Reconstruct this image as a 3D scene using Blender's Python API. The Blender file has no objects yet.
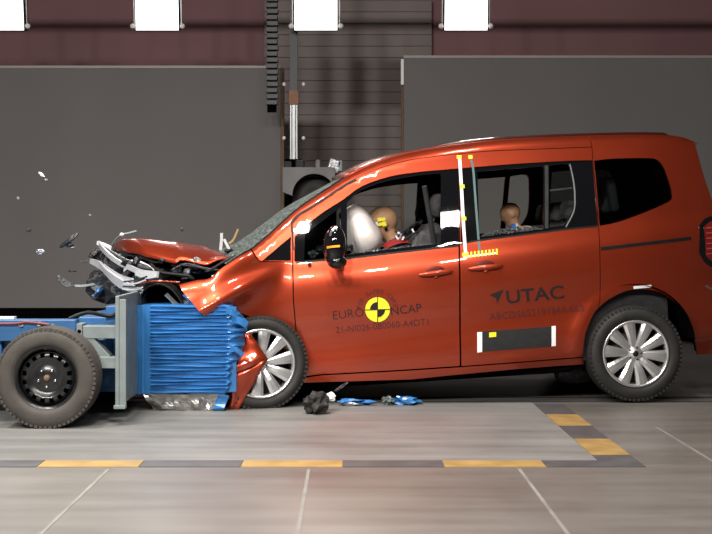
import bpy, bmesh, math, random
from mathutils import Vector, Matrix, noise
from mathutils.geometry import delaunay_2d_cdt

# ------------------------------------------------------------------ camera, world, exposure
SC = bpy.context.scene
COL = SC.collection
FPX, CX, CY, HCAM = 1231.0, 348.0, 240.0, 1.11
cam = bpy.data.cameras.new('camera'); cam_o = bpy.data.objects.new('camera', cam); COL.objects.link(cam_o)
cam.sensor_width = 36.0; cam.lens = FPX / 712.0 * 36.0
cam.shift_x = (356 - CX) / 712.0; cam.shift_y = -(267 - CY) / 712.0
cam_o.location = (0, 0, HCAM); cam_o.rotation_euler = (math.radians(90), 0, 0)
cam.clip_end = 200
SC.camera = cam_o
wd = bpy.data.worlds.new('world'); SC.world = wd; wd.use_nodes = True
wd.node_tree.nodes['Background'].inputs[0].default_value = (0.55, 0.55, 0.6, 1)
wd.node_tree.nodes['Background'].inputs[1].default_value = 0.02
SC.view_settings.view_transform = 'Standard'; SC.view_settings.look = 'None'
SC.view_settings.gamma = 1.0; SC.view_settings.use_curve_mapping = False
SC.view_settings.exposure = -2.02
SC.cycles.use_denoising = True
SC.cycles.max_bounces = 8; SC.cycles.transparent_max_bounces = 12
SC.cycles.sample_clamp_indirect = 6.0
# lamps of the hall: (x, y, z, aim point, watts, width)   the first four are the ones seen above the back screens
LAMPS = [
    (-3.66, 13.0, 3.58, (-3.4, 6.5, 0.0), 60, .47), (-2.02, 13.0, 3.58, (-2.0, 6.5, 0.0), 60, .47),
    (-0.34, 13.0, 3.58, (-0.6, 6.5, 0.0), 60, .47), (1.25, 13.0, 3.58, (0.6, 6.5, 0.0), 60, .47),
    # bank over the impact point
    (-3.4, 6.2, 5.6, (-2.9, 5.2, 0.0), 700, .5), (-1.8, 6.8, 5.6, (-1.6, 6.8, 0.0), 560, .5), (-0.4, 5.2, 5.6, (-0.5, 5.0, 0.0), 520, .5),
    (1.0, 7.2, 5.6, (0.6, 7.4, 0.0), 110, .5),
    # bank on the camera side
    (-4.2, 1.2, 4.7, (-2.6, 8.0, 0.4), 700, .42), (-2.7, 1.2, 4.7, (-2.0, 8.0, 0.4), 660, .42),
    (-1.2, 1.2, 4.7, (-0.9, 8.5, 0.5), 420, .42), (0.3, 1.2, 4.7, (0.1, 8.5, 0.7), 260, .42), (1.8, 1.2, 4.7, (0.9, 8.5, 0.7), 180, .42),
]
LIGHTS = []
for i, (x, y, z, aim, pw, w) in enumerate(LAMPS):
    ld = bpy.data.lights.new('lamp_light', 'AREA'); ld.shape = 'RECTANGLE'; ld.size = w * .94; ld.size_y = w * 1.05
    ld.energy = pw; ld.color = (1.0, 0.955, 0.9); ld.spread = math.radians(140)
    lo = bpy.data.objects.new('lamp_light', ld); COL.objects.link(lo)
    LIGHTS.append(lo)

# ------------------------------------------------------------------ helpers
def lerp(a, b, t): return a + (b - a) * t
def clamp(x, a=0., b=1.): return max(a, min(b, x))
def sstep(a, b, x):
    t = clamp((x - a) / (b - a)); return t * t * (3 - 2 * t)
class Curve1:
    def __init__(s, pts):
        s.p = sorted(pts); n = len(s.p); s.m = []
        for i in range(n):
            a = s.p[max(i - 1, 0)]; b = s.p[min(i + 1, n - 1)]
            s.m.append((b[1] - a[1]) / max(1e-9, b[0] - a[0]))
    def __call__(s, x):
        p = s.p
        if x <= p[0][0]: return p[0][1] + s.m[0] * (x - p[0][0])
        if x >= p[-1][0]: return p[-1][1] + s.m[-1] * (x - p[-1][0])
        lo = 0
        while p[lo + 1][0] < x: lo += 1
        h = p[lo + 1][0] - p[lo][0]; t = (x - p[lo][0]) / h
        return ((1 + 2 * t) * (1 - t) ** 2 * p[lo][1] + t * (1 - t) ** 2 * h * s.m[lo]
                + t * t * (3 - 2 * t) * p[lo + 1][1] + t * t * (t - 1) * h * s.m[lo + 1])
def cr(pts, n=4):
    out = []; m = len(pts)
    for i in range(m - 1):
        p0, p1, p2, p3 = pts[max(i - 1, 0)], pts[i], pts[i + 1], pts[min(i + 2, m - 1)]
        for k in range(n):
            t = k / n
            out.append(tuple(.5 * ((2 * b) + (c - a) * t + (2 * a - 5 * b + 4 * c - d) * t * t + (3 * b - a - 3 * c + d) * t ** 3)
                             for a, b, c, d in zip(p0, p1, p2, p3)))
    out.append(tuple(pts[-1])); return out

class MB:
    """collects shapes into one mesh"""
    def __init__(s): s.v = []; s.f = []; s.sm = []
    def add(s, vs, fs, smooth=False):
        o = len(s.v); s.v += [tuple(v) for v in vs]
        for f in fs: s.f.append(tuple(i + o for i in f)); s.sm.append(smooth)
        return s
    def box(s, c, d, rot=None, bev=0.0):
        bm = bmesh.new(); bmesh.ops.create_cube(bm, size=1.0)
        for v in bm.verts: v.co = Vector((v.co.x * d[0], v.co.y * d[1], v.co.z * d[2]))
        if bev > 0: bmesh.ops.bevel(bm, geom=list(bm.edges), offset=min(bev, min(d) * .49), segments=2, affect='EDGES', profile=.5)
        M = Matrix.Translation(c) @ (rot.to_4x4() if rot else Matrix())
        bm.verts.index_update()
        s.add([M @ v.co for v in bm.verts], [[v.index for v in f.verts] for f in bm.faces]); bm.free(); return s
    def span(s, a, b, bev=0.0):
        return s.box([(p + q) / 2 for p, q in zip(a, b)], [abs(q - p) for p, q in zip(a, b)], None, bev)
    def bar(s, p0, p1, w, t, up=(0, 0, 1), bev=0.0):
        p0 = Vector(p0); p1 = Vector(p1); x = (p1 - p0); L = x.length; x.normalize()
        u = Vector(up); y = u.cross(x)
        if y.length < 1e-4: y = Vector((0, 1, 0)).cross(x)
        y.normalize(); z = x.cross(y)
        return s.box((p0 + p1) / 2, (L, w, t), Matrix((x, y, z)).transposed(), bev)
    def tube(s, path, r, n=8, smooth=True, caps=True):
        P = [Vector(p) for p in path]; R = r if isinstance(r, (list, tuple)) else [r] * len(P)
        vs = []; fs = []; prev = None
        for i, p in enumerate(P):
            d = (P[min(i + 1, len(P) - 1)] - P[max(i - 1, 0)])
            if d.length < 1e-9: d = Vector((0, 0, 1))
            d.normalize()
            if prev is None:
                a = Vector((0, 0, 1)) if abs(d.z) < .9 else Vector((1, 0, 0)); a = (a - d * a.dot(d)).normalized()
            else:
                a = (prev - d * prev.dot(d)).normalized()
            prev = a; b = d.cross(a)
            for k in range(n):
                th = 2 * math.pi * k / n; vs.append(p + (a * math.cos(th) + b * math.sin(th)) * R[i])
        for i in range(len(P) - 1):
            for k in range(n):
                k2 = (k + 1) % n; fs.append((i * n + k, i * n + k2, (i + 1) * n + k2, (i + 1) * n + k))
        s.add(vs, fs, smooth)
        if caps:
            m = len(P) - 1
            s.add(vs[:n], [tuple(range(n))[::-1]]); s.add(vs[m * n:], [tuple(range(n))])
        return s
    def lathe(s, prof, n=48, c=(0, 0, 0), smooth=True, a0=0., a1=2 * math.pi):
        """profile of (radius, y): turned round the Y axis"""
        full = abs(a1 - a0 - 2 * math.pi) < 1e-6; vs = []; fs = []; m = len(prof); cols = n if full else n + 1
        for k in range(cols):
            th = a0 + (a1 - a0) * k / n
            for r, y in prof: vs.append((c[0] + r * math.cos(th), c[1] + y, c[2] + r * math.sin(th)))
        for k in range(n):
            k2 = (k + 1) % cols
            for j in range(m - 1): fs.append((k * m + j, k2 * m + j, k2 * m + j + 1, k * m + j + 1))
        return s.add(vs, fs, smooth)
    def grid(s, fn, nu, nv, smooth=True):
        vs = [fn(i / nu, j / nv) for i in range(nu + 1) for j in range(nv + 1)]; w = nv + 1
        return s.add(vs, [(i * w + j, (i + 1) * w + j, (i + 1) * w + j + 1, i * w + j + 1) for i in range(nu) for j in range(nv)], smooth)
    def ell(s, c, r, nu=14, nv=10, rot=None):
        M = rot or Matrix.Identity(3); c = Vector(c)
        def fn(u, v):
            a = u * 2 * math.pi; b = (v - .5) * math.pi
            return c + M @ Vector((r[0] * math.cos(b) * math.cos(a), r[1] * math.cos(b) * math.sin(a), r[2] * math.sin(b)))
        return s.grid(fn, nu, nv)
    def ribbon(s, path, w, t, up=(0, 0, 1)):
        """a bent strip of width w (along up) and thickness t"""
        P = [Vector(p) for p in path]; U = Vector(up).normalized(); vs = []; fs = []
        w = w if isinstance(w, (list, tuple)) else [w, w]; Wd = []
        for i in range(len(P)):
            q = i / max(1, len(P) - 1) * (len(w) - 1); j = min(int(q), len(w) - 2); Wd.append(lerp(w[j], w[j + 1], q - j))
        for i, p in enumerate(P):
            d = (P[min(i + 1, len(P) - 1)] - P[max(i - 1, 0)]).normalized(); nn = d.cross(U)
            nn = nn.normalized() if nn.length > 1e-5 else Vector((0, 1, 0)); ww = nn.cross(d).normalized() * Wd[i] / 2
            for a, b in ((-1, -1), (1, -1), (1, 1), (-1, 1)): vs.append(p + ww * a + nn * b * t / 2)
        for i in range(len(P) - 1):
            for k in range(4): fs.append((i * 4 + k, i * 4 + (k + 1) % 4, i * 4 + 4 + (k + 1) % 4, i * 4 + 4 + k))
        m = (len(P) - 1) * 4
        fs += [(3, 2, 1, 0), (m, m + 1, m + 2, m + 3)]
        return s.add(vs, fs)
    def build(s, name, mat, parent=None, xf=None):
        me = bpy.data.meshes.new(name)
        vs = [xf @ Vector(v) for v in s.v] if xf else s.v
        me.from_pydata([tuple(v) for v in vs], [], s.f)
        me.polygons.foreach_set('use_smooth', s.sm); me.update()
        if mat: me.materials.append(M[mat] if isinstance(mat, str) else mat)
        o = bpy.data.objects.new(name, me); COL.objects.link(o)
        if parent: o.parent = parent
        return o
def bevel(o, w=.004, n=2):
    m = o.modifiers.new('Bevel', 'BEVEL'); m.width = w; m.segments = n; m.limit_method = 'ANGLE'; return o
def solid(o, t, off=-1):
    m = o.modifiers.new('Solidify', 'SOLIDIFY'); m.thickness = t; m.offset = off; return o
def empty(name, label=None, cat=None, loc=(0, 0, 0), rot=(0, 0, 0), group=None):
    o = bpy.data.objects.new(name, None); COL.objects.link(o); o.location = loc; o.rotation_euler = rot; o.empty_display_size = .1
    return tag(o, label, cat, group)
def tag(o, label=None, cat=None, group=None, kind=None):
    if label: o['label'] = label
    if cat: o['category'] = cat
    if group: o['group'] = group
    if kind: o['kind'] = kind
    return o
def struct(o, label=None, cat=None): return tag(o, label, cat, kind='structure')
def share(o, name=None, parent=None, loc=None, rot=None):
    c = o.copy(); COL.objects.link(c)
    if name: c.name = name
    if parent is not None: c.parent = parent
    if loc is not None: c.location = loc
    if rot is not None: c.rotation_euler = rot
    return c

# ------------------------------------------------------------------ materials
M = {}
def mat(name, col, rough=.5, metal=0., spec=.5, coat=0., coat_r=.03, var=0., vscale=8., bump=0., bscale=60., emit=None, estr=0., stretch=None):
    m = bpy.data.materials.new(name); m.use_nodes = True; nt = m.node_tree; b = nt.nodes['Principled BSDF']
    b.inputs['Base Color'].default_value = (*col, 1); b.inputs['Roughness'].default_value = rough
    b.inputs['Metallic'].default_value = metal; b.inputs['Specular IOR Level'].default_value = spec
    b.inputs['Coat Weight'].default_value = coat; b.inputs['Coat Roughness'].default_value = coat_r
    if emit: b.inputs['Emission Color'].default_value = (*emit, 1); b.inputs['Emission Strength'].default_value = estr
    if var or bump:
        tc = nt.nodes.new('ShaderNodeTexCoord'); src = tc.outputs['Object']
        if stretch:
            mp = nt.nodes.new('ShaderNodeMapping'); mp.inputs['Scale'].default_value = stretch
            nt.links.new(src, mp.inputs[0]); src = mp.outputs[0]
    if var:
        n = nt.nodes.new('ShaderNodeTexNoise'); n.inputs['Scale'].default_value = vscale; n.inputs['Detail'].default_value = 6
        r = nt.nodes.new('ShaderNodeValToRGB')
        r.color_ramp.elements[0].position = .3; r.color_ramp.elements[1].position = .72
        r.color_ramp.elements[0].color = (*[max(0, c * (1 - var)) for c in col], 1)
        r.color_ramp.elements[1].color = (*[min(1, c * (1 + var)) for c in col], 1)
        nt.links.new(src, n.inputs['Vector']); nt.links.new(n.outputs['Fac'], r.inputs[0]); nt.links.new(r.outputs[0], b.inputs['Base Color'])
    if bump:
        n2 = nt.nodes.new('ShaderNodeTexNoise'); n2.inputs['Scale'].default_value = bscale; n2.inputs['Detail'].default_value = 4
        bp = nt.nodes.new('ShaderNodeBump'); bp.inputs['Strength'].default_value = bump; bp.inputs['Distance'].default_value = .02
        nt.links.new(src, n2.inputs['Vector']); nt.links.new(n2.outputs['Fac'], bp.inputs['Height']); nt.links.new(bp.outputs[0], b.inputs['Normal'])
    M[name] = m; return m
def glass(name, tint, gl=.9, ior=1.45, rough=.02, haze=None):
    m = bpy.data.materials.new(name); m.use_nodes = True; nt = m.node_tree; nt.nodes.clear()
    out = nt.nodes.new('ShaderNodeOutputMaterial'); mx = nt.nodes.new('ShaderNodeMixShader'); tr = nt.nodes.new('ShaderNodeBsdfTransparent')
    gs = nt.nodes.new('ShaderNodeBsdfGlossy'); fr = nt.nodes.new('ShaderNodeFresnel'); fr.inputs[0].default_value = ior
    tr.inputs[0].default_value = (*tint, 1); gs.inputs['Roughness'].default_value = rough; gs.inputs[0].default_value = (gl, gl, gl, 1)
    nt.links.new(fr.outputs[0], mx.inputs[0]); nt.links.new(tr.outputs[0], mx.inputs[1]); nt.links.new(gs.outputs[0], mx.inputs[2])
    last = mx
    if haze:
        df = nt.nodes.new('ShaderNodeBsdfDiffuse'); df.inputs[0].default_value = (*haze[1], 1)
        vo = nt.nodes.new('ShaderNodeTexVoronoi'); vo.feature = 'DISTANCE_TO_EDGE'; vo.inputs['Scale'].default_value = 22
        rp = nt.nodes.new('ShaderNodeMapRange'); rp.inputs[1].default_value = 0; rp.inputs[2].default_value = .12
        rp.inputs[3].default_value = min(1, haze[0] + .35); rp.inputs[4].default_value = haze[0]
        tc = nt.nodes.new('ShaderNodeTexCoord'); nt.links.new(tc.outputs['Object'], vo.inputs['Vector'])
        nt.links.new(vo.outputs['Distance'], rp.inputs[0])
        m2 = nt.nodes.new('ShaderNodeMixShader'); nt.links.new(rp.outputs[0], m2.inputs[0])
        nt.links.new(mx.outputs[0], m2.inputs[1]); nt.links.new(df.outputs[0], m2.inputs[2]); last = m2
    nt.links.new(last.outputs[0], out.inputs[0]); M[name] = m; return m

mat('car_paint', (.40, .046, .015), .36, .74, .5, 1.0, .04, var=.06, vscale=3)
mat('paint_roof', (.05, .009, .006), .3, .3, .5, 1.0, .05)
mat('paint_shaded', (.09, .010, .006), .5, .3, .3)  # car paint darkened: shade of the handle recess put into the colour
mat('black_gloss', (.005, .005, .006), .03, 0, .6)
mat('black_plastic', (.009, .009, .0095), .5, 0, .2, var=.3, vscale=20)
mat('black_rubber', (.018, .017, .016), .62, 0, .35, var=.25, vscale=14, bump=.15, bscale=120)
mat('tyre_dusty', (.058, .052, .046), .75, 0, .3, var=.22, vscale=9, bump=.2, bscale=120)
mat('inner_dark', (.0025, .0025, .0027), .95, 0, .0, var=.3, vscale=10)
mat('trim_dark', (.03, .03, .032), .8, 0, .25, var=.25, vscale=14)
mat('seat_fabric', (.060, .058, .060), .9, 0, .2, var=.3, vscale=25, bump=.2, bscale=200)
mat('seat_grey', (.13, .128, .13), .9, 0, .2, var=.2, vscale=25)
mat('alloy', (.72, .72, .73), .28, .85, .5, var=.05, vscale=10)
mat('alloy_dark', (.03, .03, .032), .5, .3)
mat('steel_black', (.018, .018, .019), .28, .3, .5, .3, .2, var=.3, vscale=16)
mat('chrome', (.82, .83, .85), .16, 1.0)
mat('bright_trim', (.72, .73, .76), .22, .45, .5, var=.1, vscale=20)
mat('white_plastic', (.82, .83, .85), .3, 0, .5, var=.08, vscale=20)
mat('scrap_metal', (.33, .33, .35), .38, .8, .5, var=.4, vscale=24, bump=.4, bscale=40)
mat('scrap_dark', (.02, .021, .024), .42, .2, .5, var=.5, vscale=30, bump=.5, bscale=40)
mat('blue_paint', (.022, .095, .235), .42, 0, .5, .2, .2, var=.14, vscale=6, bump=.08, bscale=30)
mat('blue_foil', (.03, .155, .40), .32, .1, .5, .3, .15, var=.12, vscale=8, bump=.1, bscale=50)
mat('grey_steel', (.17, .20, .20), .5, .1, .5, var=.14, vscale=9)
mat('aluminium', (.55, .54, .52), .34, .9, .5, var=.3, vscale=9, bump=.5, bscale=14)
mat('airbag', (.92, .84, .80), .85, 0, .2, var=.06, vscale=6, bump=.15, bscale=40)
mat('dummy_skin', (.42, .235, .13), .55, 0, .4, var=.14, vscale=12)
mat('dummy_skin_pale', (.60, .40, .30), .6, 0, .4, var=.1, vscale=12)
mat('dummy_suit', (.03, .03, .035), .8, 0, .3, var=.3, vscale=12)
mat('blue_cloth', (.06, .18, .60), .8, 0, .2, var=.15, vscale=15)
mat('white_cloth', (.75, .75, .75), .8, 0, .2, var=.06, vscale=15)
mat('red_belt', (.40, .03, .03), .7, 0, .3, var=.15, vscale=15)
mat('red_cable', (.14, .02, .018), .5)
mat('yellow', (.88, .76, .02), .5, var=.04)
mat('marker_yellow', (.90, .80, .03), .35, 0, .5, .4)
mat('decal_black', (.018, .012, .014), .5, 0, .3)
mat('decal_faded', (.075, .014, .014), .5, 0, .3)
mat('decal_panel', (.022, .022, .022), .75, 0, .2, var=.15, vscale=20)
mat('white_tape', (.85, .85, .86), .5, var=.04)
mat('green_tape', (.07, .13, .13), .5)
mat('orange_led', (.9, .35, .02), .4, 0, .5, emit=(1, .4, .05), estr=.3)
mat('tail_red', (.16, .01, .01), .2, 0, .5, .8)
mat('tail_line', (.45, .05, .04), .2, 0, .5, .8)
mat('lamp_housing', (.05, .05, .052), .5, .5)
mat('lamp_panel', (1, 1, 1), .5, emit=(1, .98, .95), estr=9.0)
mat('screen_grey', (.178, .169, .166), .8, 0, .25, var=.05, vscale=.9, stretch=(1, 1, .5))
mat('screen_edge', (.36, .34, .33), .6, .2, .4)
mat('wood_edge', (.15, .09, .05), .7, var=.2, vscale=8)
mat('wall_glare_tint', (.33, .175, .185), .85, 0, .2, var=.12, vscale=.7)  # back wall grey, reddened to stand in for glare around the lamps
mat('roller_slat', (.28, .235, .225), .6, .2, .3, var=.08, vscale=2)
mat('ceiling_dark', (.09, .088, .088), .9)
mat('wall_hall', (.16, .155, .15), .85, var=.08, vscale=.6)
mat('post_steel', (.30, .31, .32), .4, .7, var=.1, vscale=6)
mat('post_orange', (.25, .11, .05), .6, var=.2)
mat('machine_grey', (.11, .11, .113), .6, .2, var=.15, vscale=6)
mat('stripe_yellow', (.30, .19, .065), .5, 0, .5, var=.22, vscale=7)
mat('stripe_grey', (.068, .067, .069), .5, 0, .5, var=.2, vscale=7)
mat('chalk', (.19, .178, .165), .6, var=.28, vscale=5)
mat('groove', (.03, .028, .027), .6, var=.3, vscale=6)
glass('clear_glass', (.86, .90, .88)); glass('tint_glass', (.16, .18, .18), .9, 1.45)
glass('windshield', (.62, .72, .68), .9, 1.5, .03, haze=(.16, (.30, .36, .34)))
glass('quarter_pane', (.55, .64, .60), .9, 1.5)

def floor_mat(name, c0, c1, rough, seed):
    m = bpy.data.materials.new(name); m.use_nodes = True; nt = m.node_tree; b = nt.nodes['Principled BSDF']
    tc = nt.nodes.new('ShaderNodeTexCoord'); mp = nt.nodes.new('ShaderNodeMapping'); mp.inputs['Location'].default_value = (seed, seed * .7, 0)
    nt.links.new(tc.outputs['Object'], mp.inputs[0])
    n1 = nt.nodes.new('ShaderNodeTexNoise'); n1.inputs['Scale'].default_value = 1.1; n1.inputs['Detail'].default_value = 9; n1.inputs['Roughness'].default_value = .62
    mp2 = nt.nodes.new('ShaderNodeMapping'); mp2.inputs['Scale'].default_value = (.5, 4.0, 1)   # tyre drag marks along the track
    nt.links.new(mp.outputs[0], mp2.inputs[0])
    n2 = nt.nodes.new('ShaderNodeTexNoise'); n2.inputs['Scale'].default_value = 1.6; n2.inputs['Detail'].default_value = 8
    nt.links.new(mp.outputs[0], n1.inputs['Vector']); nt.links.new(mp2.outputs[0], n2.inputs['Vector'])
    ad = nt.nodes.new('ShaderNodeMath'); ad.operation = 'MULTIPLY_ADD'; ad.inputs[1].default_value = .5
    nt.links.new(n1.outputs['Fac'], ad.inputs[0])
    hf = nt.nodes.new('ShaderNodeMath'); hf.operation = 'MULTIPLY'; hf.inputs[1].default_value = .5
    nt.links.new(n2.outputs['Fac'], hf.inputs[0]); nt.links.new(hf.outputs[0], ad.inputs[2])
    r = nt.nodes.new('ShaderNodeValToRGB'); r.color_ramp.elements[0].position = .32; r.color_ramp.elements[1].position = .70
    r.color_ramp.elements[0].color = (*c0, 1); r.color_ramp.elements[1].color = (*c1, 1)
    nt.links.new(ad.outputs[0], r.inputs[0]); nt.links.new(r.outputs[0], b.inputs['Base Color'])
    rr = nt.nodes.new('ShaderNodeMapRange'); rr.inputs[1].default_value = .3; rr.inputs[2].default_value = .7
    rr.inputs[3].default_value = rough - .02; rr.inputs[4].default_value = rough + .05
    nt.links.new(n1.outputs['Fac'], rr.inputs[0]); nt.links.new(rr.outputs[0], b.inputs['Roughness'])
    b.inputs['Specular IOR Level'].default_value = .5
    bp = nt.nodes.new('ShaderNodeBump'); bp.inputs['Strength'].default_value = .02; bp.inputs['Distance'].default_value = .02
    nt.links.new(n2.outputs['Fac'], bp.inputs['Height']); nt.links.new(bp.outputs[0], b.inputs['Normal'])
    M[name] = m
floor_mat('concrete', (.085, .077, .069), (.175, .161, .147), .36, 3.1)
floor_mat('concrete_pad', (.105, .103, .098), (.225, .222, .213), .46, 9.4)

# ------------------------------------------------------------------ pixel <-> space
def WP(px, py, D): return Vector(((px - CX) * D / FPX, D, HCAM - (py - CY) * D / FPX))

# ------------------------------------------------------------------ the hall
XL, XR, YF, YB, ZC = -8.0, 8.0, -3.0, 17.0, 7.5
floor = struct(MB().span((XL, YF, -.2), (XR, YB, 0)).build('floor', 'concrete'))
struct(MB().span((XL, YB, 0), (XR, YB + .2, ZC)).build('wall_back', 'wall_glare_tint'))
struct(MB().span((XL - .2, YF, 0), (XL, YB, ZC)).build('wall_left', 'wall_hall'))
struct(MB().span((XR, YF, 0), (XR + .2, YB, ZC)).build('wall_right', 'wall_hall'))
struct(MB().span((XL, YF - .2, 0), (XR, YF, ZC)).build('wall_front', 'wall_hall'))
struct(MB().span((XL, YF, ZC), (XR, YB, ZC + .2)).build('ceiling', 'ceiling_dark'))
# impact pad of paler concrete with a striped border, painted lines, track slot
MB().span((-7.9, 6.19, -.001), (1.255, 8.40, .002)).build('impact_pad', 'concrete_pad', floor)
def stripe(x0, x1, y0, y1, m, nm): MB().span((x0, y0, 0), (x1, y1, .0032)).build(nm, m, floor)
xb = [-1.522 + .4985 * k for k in range(-12, 7)]
for i in range(len(xb) - 1):
    yel = (i - 12) % 2 == 0
    stripe(xb[i] + .002, xb[i + 1] - .002 if i < len(xb) - 2 else 1.455, 6.01, 6.188, 'stripe_yellow' if yel else 'stripe_grey', 'yellow_stripe' if yel else 'grey_stripe')
for y0, y1, yel in ((6.19, 6.34, 0), (6.342, 6.86, 1), (6.862, 7.34, 0), (7.342, 7.82, 1), (7.822, 8.30, 0)):
    stripe(1.257, 1.455, y0, y1, 'stripe_yellow' if yel else 'stripe_grey', 'yellow_stripe' if yel else 'grey_stripe')
for x, y0, y1 in ((-1.16, 4.4, 5.95), (-.19, 4.6, 5.95), (.83, 4.4, 5.97), (1.83, 4.4, 7.3)):
    MB().span((x - .008, y0, 0), (x + .008, y1, .0015)).build('chalk_line', 'chalk', floor)
MB().span((-7.9, 8.415, -.001), (7.9, 8.455, .0025)).build('track_slot', 'groove', floor)
MB().span((-7.9, 8.62, -.001), (7.9, 8.70, .0025)).build('track_slot', 'groove', floor)

# grey screens at the back
def screen(name, x0, x1, y, z0, z1, label):
    r = empty(name, label, 'screen', (0, y, 0))
    n = 1
    for k in range(n):
        a = lerp(x0, x1, k / n); b = lerp(x0, x1, (k + 1) / n)
        MB().span((a + .002, -.03, z0), (b - .002, .03, z1)).build('panel', 'screen_grey', r)
    MB().span((x0, -.04, z1), (x1, .04, z1 + .028)).build('top_rail', 'screen_edge', r)
    MB().span((x0, -.02, 0), (x1, .02, z0)).build('base_skirt', 'inner_dark', r)
    return r
s1 = screen('partition_screen', -7.6, -.765, 14.0, .34, 3.06, 'long dull grey partition screen behind the blue trolley')
MB().span((-.765, -.045, .34), (-.725, .045, 3.06)).build('edge_trim', 'wood_edge', s1)
s2 = screen('partition_screen', .63, 7.8, 14.0, .34, 3.175, 'long dull grey partition screen behind the roof of the red car')
MB().span((.605, -.045, .34), (.63, .045, 2.85)).build('edge_trim', 'wood_edge', s2)
MB().span((.60, -.05, 2.87), (.632, .05, 3.16)).build('edge_clip', 'white_tape', s2)
rd = empty('roller_door', 'dark roller door of horizontal slats between the two grey screens', 'door', (0, 16.9, 0))
sl = MB().span((-1.15, -.03, 0), (1.15, .03, .155), .006).build('slat', 'roller_slat', rd)
for k in range(1, 28): share(sl, 'slat', rd, (0, 0, k * .157))
for x in (-1.21, 1.21): MB().span((x - .06, -.08, 0), (x + .06, .06, 3.0)).build('guide_rail', 'inner_dark', rd)
# roof truss of the back lamps, cable chain, light column
MB().span((-7, 13.24, 4.175), (7, 13.32, 4.25)).build('lamp_rail', 'lamp_housing')
tag(bpy.data.objects['lamp_rail'], 'dark rail carrying the square lamps above the grey screens', 'rail')
ch = empty('cable_chain', 'dark hanging energy chain of short links beside the lamp column', 'cable chain', (-.828, 13.4, 0))
z = 2.58; lk = MB().span((-.062, -.05, 0), (.062, .05, .05), .006).build('link', 'machine_grey', ch, Matrix.Translation((0, 0, 0)))
lk.location.z = z
for k in range(1, 36): share(lk, 'link', ch, (.008 * (k % 2), 0, z + k * .066))
MB().span((-.05, -.02, 2.5), (.05, .02, 5.0)).build('backing_strip', 'inner_dark', ch)
lc = empty('light_column', 'slim bright aluminium column on a dark foot behind the windscreen', 'column', (-.585, 13.3, 0))
MB().span((-.042, -.03, 1.98), (.042, .03, 2.57), .004).build('aluminium_profile', 'post_steel', lc)
for dx in (-.02, .02): MB().span((dx - .005, -.036, 1.98), (dx + .005, -.028, 2.57)).build('slot', 'machine_grey', lc)
MB().span((-.05, -.035, 2.57), (.05, .035, 2.72)).build('clamp', 'post_orange', lc)
MB().span((-.04, -.03, 2.72), (.04, .03, 4.15)).build('upper_post', 'lamp_housing', lc)
MB().span((-.10, -.08, 0), (.10, .08, 1.98), .01).build('foot', 'inner_dark', lc)
for zz in (2.21, 2.79):
    for sx in (-1, 1): MB().ell((sx * .105, -.02, zz), (.02, .02, .022), 8, 6).build('knob', 'white_tape', lc)
# parked machine behind the windscreen
pm = empty('equipment_rack', 'grey equipment rack holding a black drum behind the windscreen', 'rack', (-.25, 11.8, 0))
def arch_body():
    mb = MB(); n = 20; c = (-.066, 1.555); R = .205
    vs = []; 
    pts = [(-.36, 1.56)] + [(c[0] - R * math.cos(math.pi * k / n), c[1] - .03 + R * math.sin(math.pi * k / n)) for k in range(n + 1)] + [(.13, 1.56), (.13, 1.79), (-.36, 1.79)]
    m = len(pts); vs = [(x, -.3, zz) for x, zz in pts] + [(x, .5, zz) for x, zz in pts]
    return mb.add(vs, [tuple(range(m)), tuple(range(2 * m - 1, m - 1, -1))] + [(i, i + m, (i + 1) % m + m, (i + 1) % m) for i in range(m)])
arch_body().build('body', 'machine_grey', pm)
MB().lathe([(.0, -.14), (.10, -.15), (.20, -.16), (.215, -.10), (.215, .06), (0, .06)], 32, (-.066, .02, 1.50)).build('drum', 'black_rubber', pm)
MB().span((-.3, -.2, 0), (.12, .4, 1.29)).build('cabinet', 'inner_dark', pm)
MB().span((-.34, .1, 1.29), (.12, .45, 1.56)).build('cradle', 'inner_dark', pm)
for (px, py, w, h, m) in ((334, 164, 12, 9, 'scrap_metal'), (318, 166, 5, 12, 'machine_grey'), (300, 164, 9, 8, 'black_plastic'), (340, 163, 5, 5, 'grey_steel'), (288, 166, 7, 9, 'trim_dark')):
    p = WP(px, py, 11.8) - Vector((-.25, 11.8, 0)); s = 11.8 / FPX
    MB().box((p.x, .03, (p.z + 1.79) / 2), (w * s, .1, abs(p.z - 1.79) + h * s), Matrix.Rotation(.3, 3, 'Y') if m == 'scrap_metal' else None, .01).build('fitting', m, pm)

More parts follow.
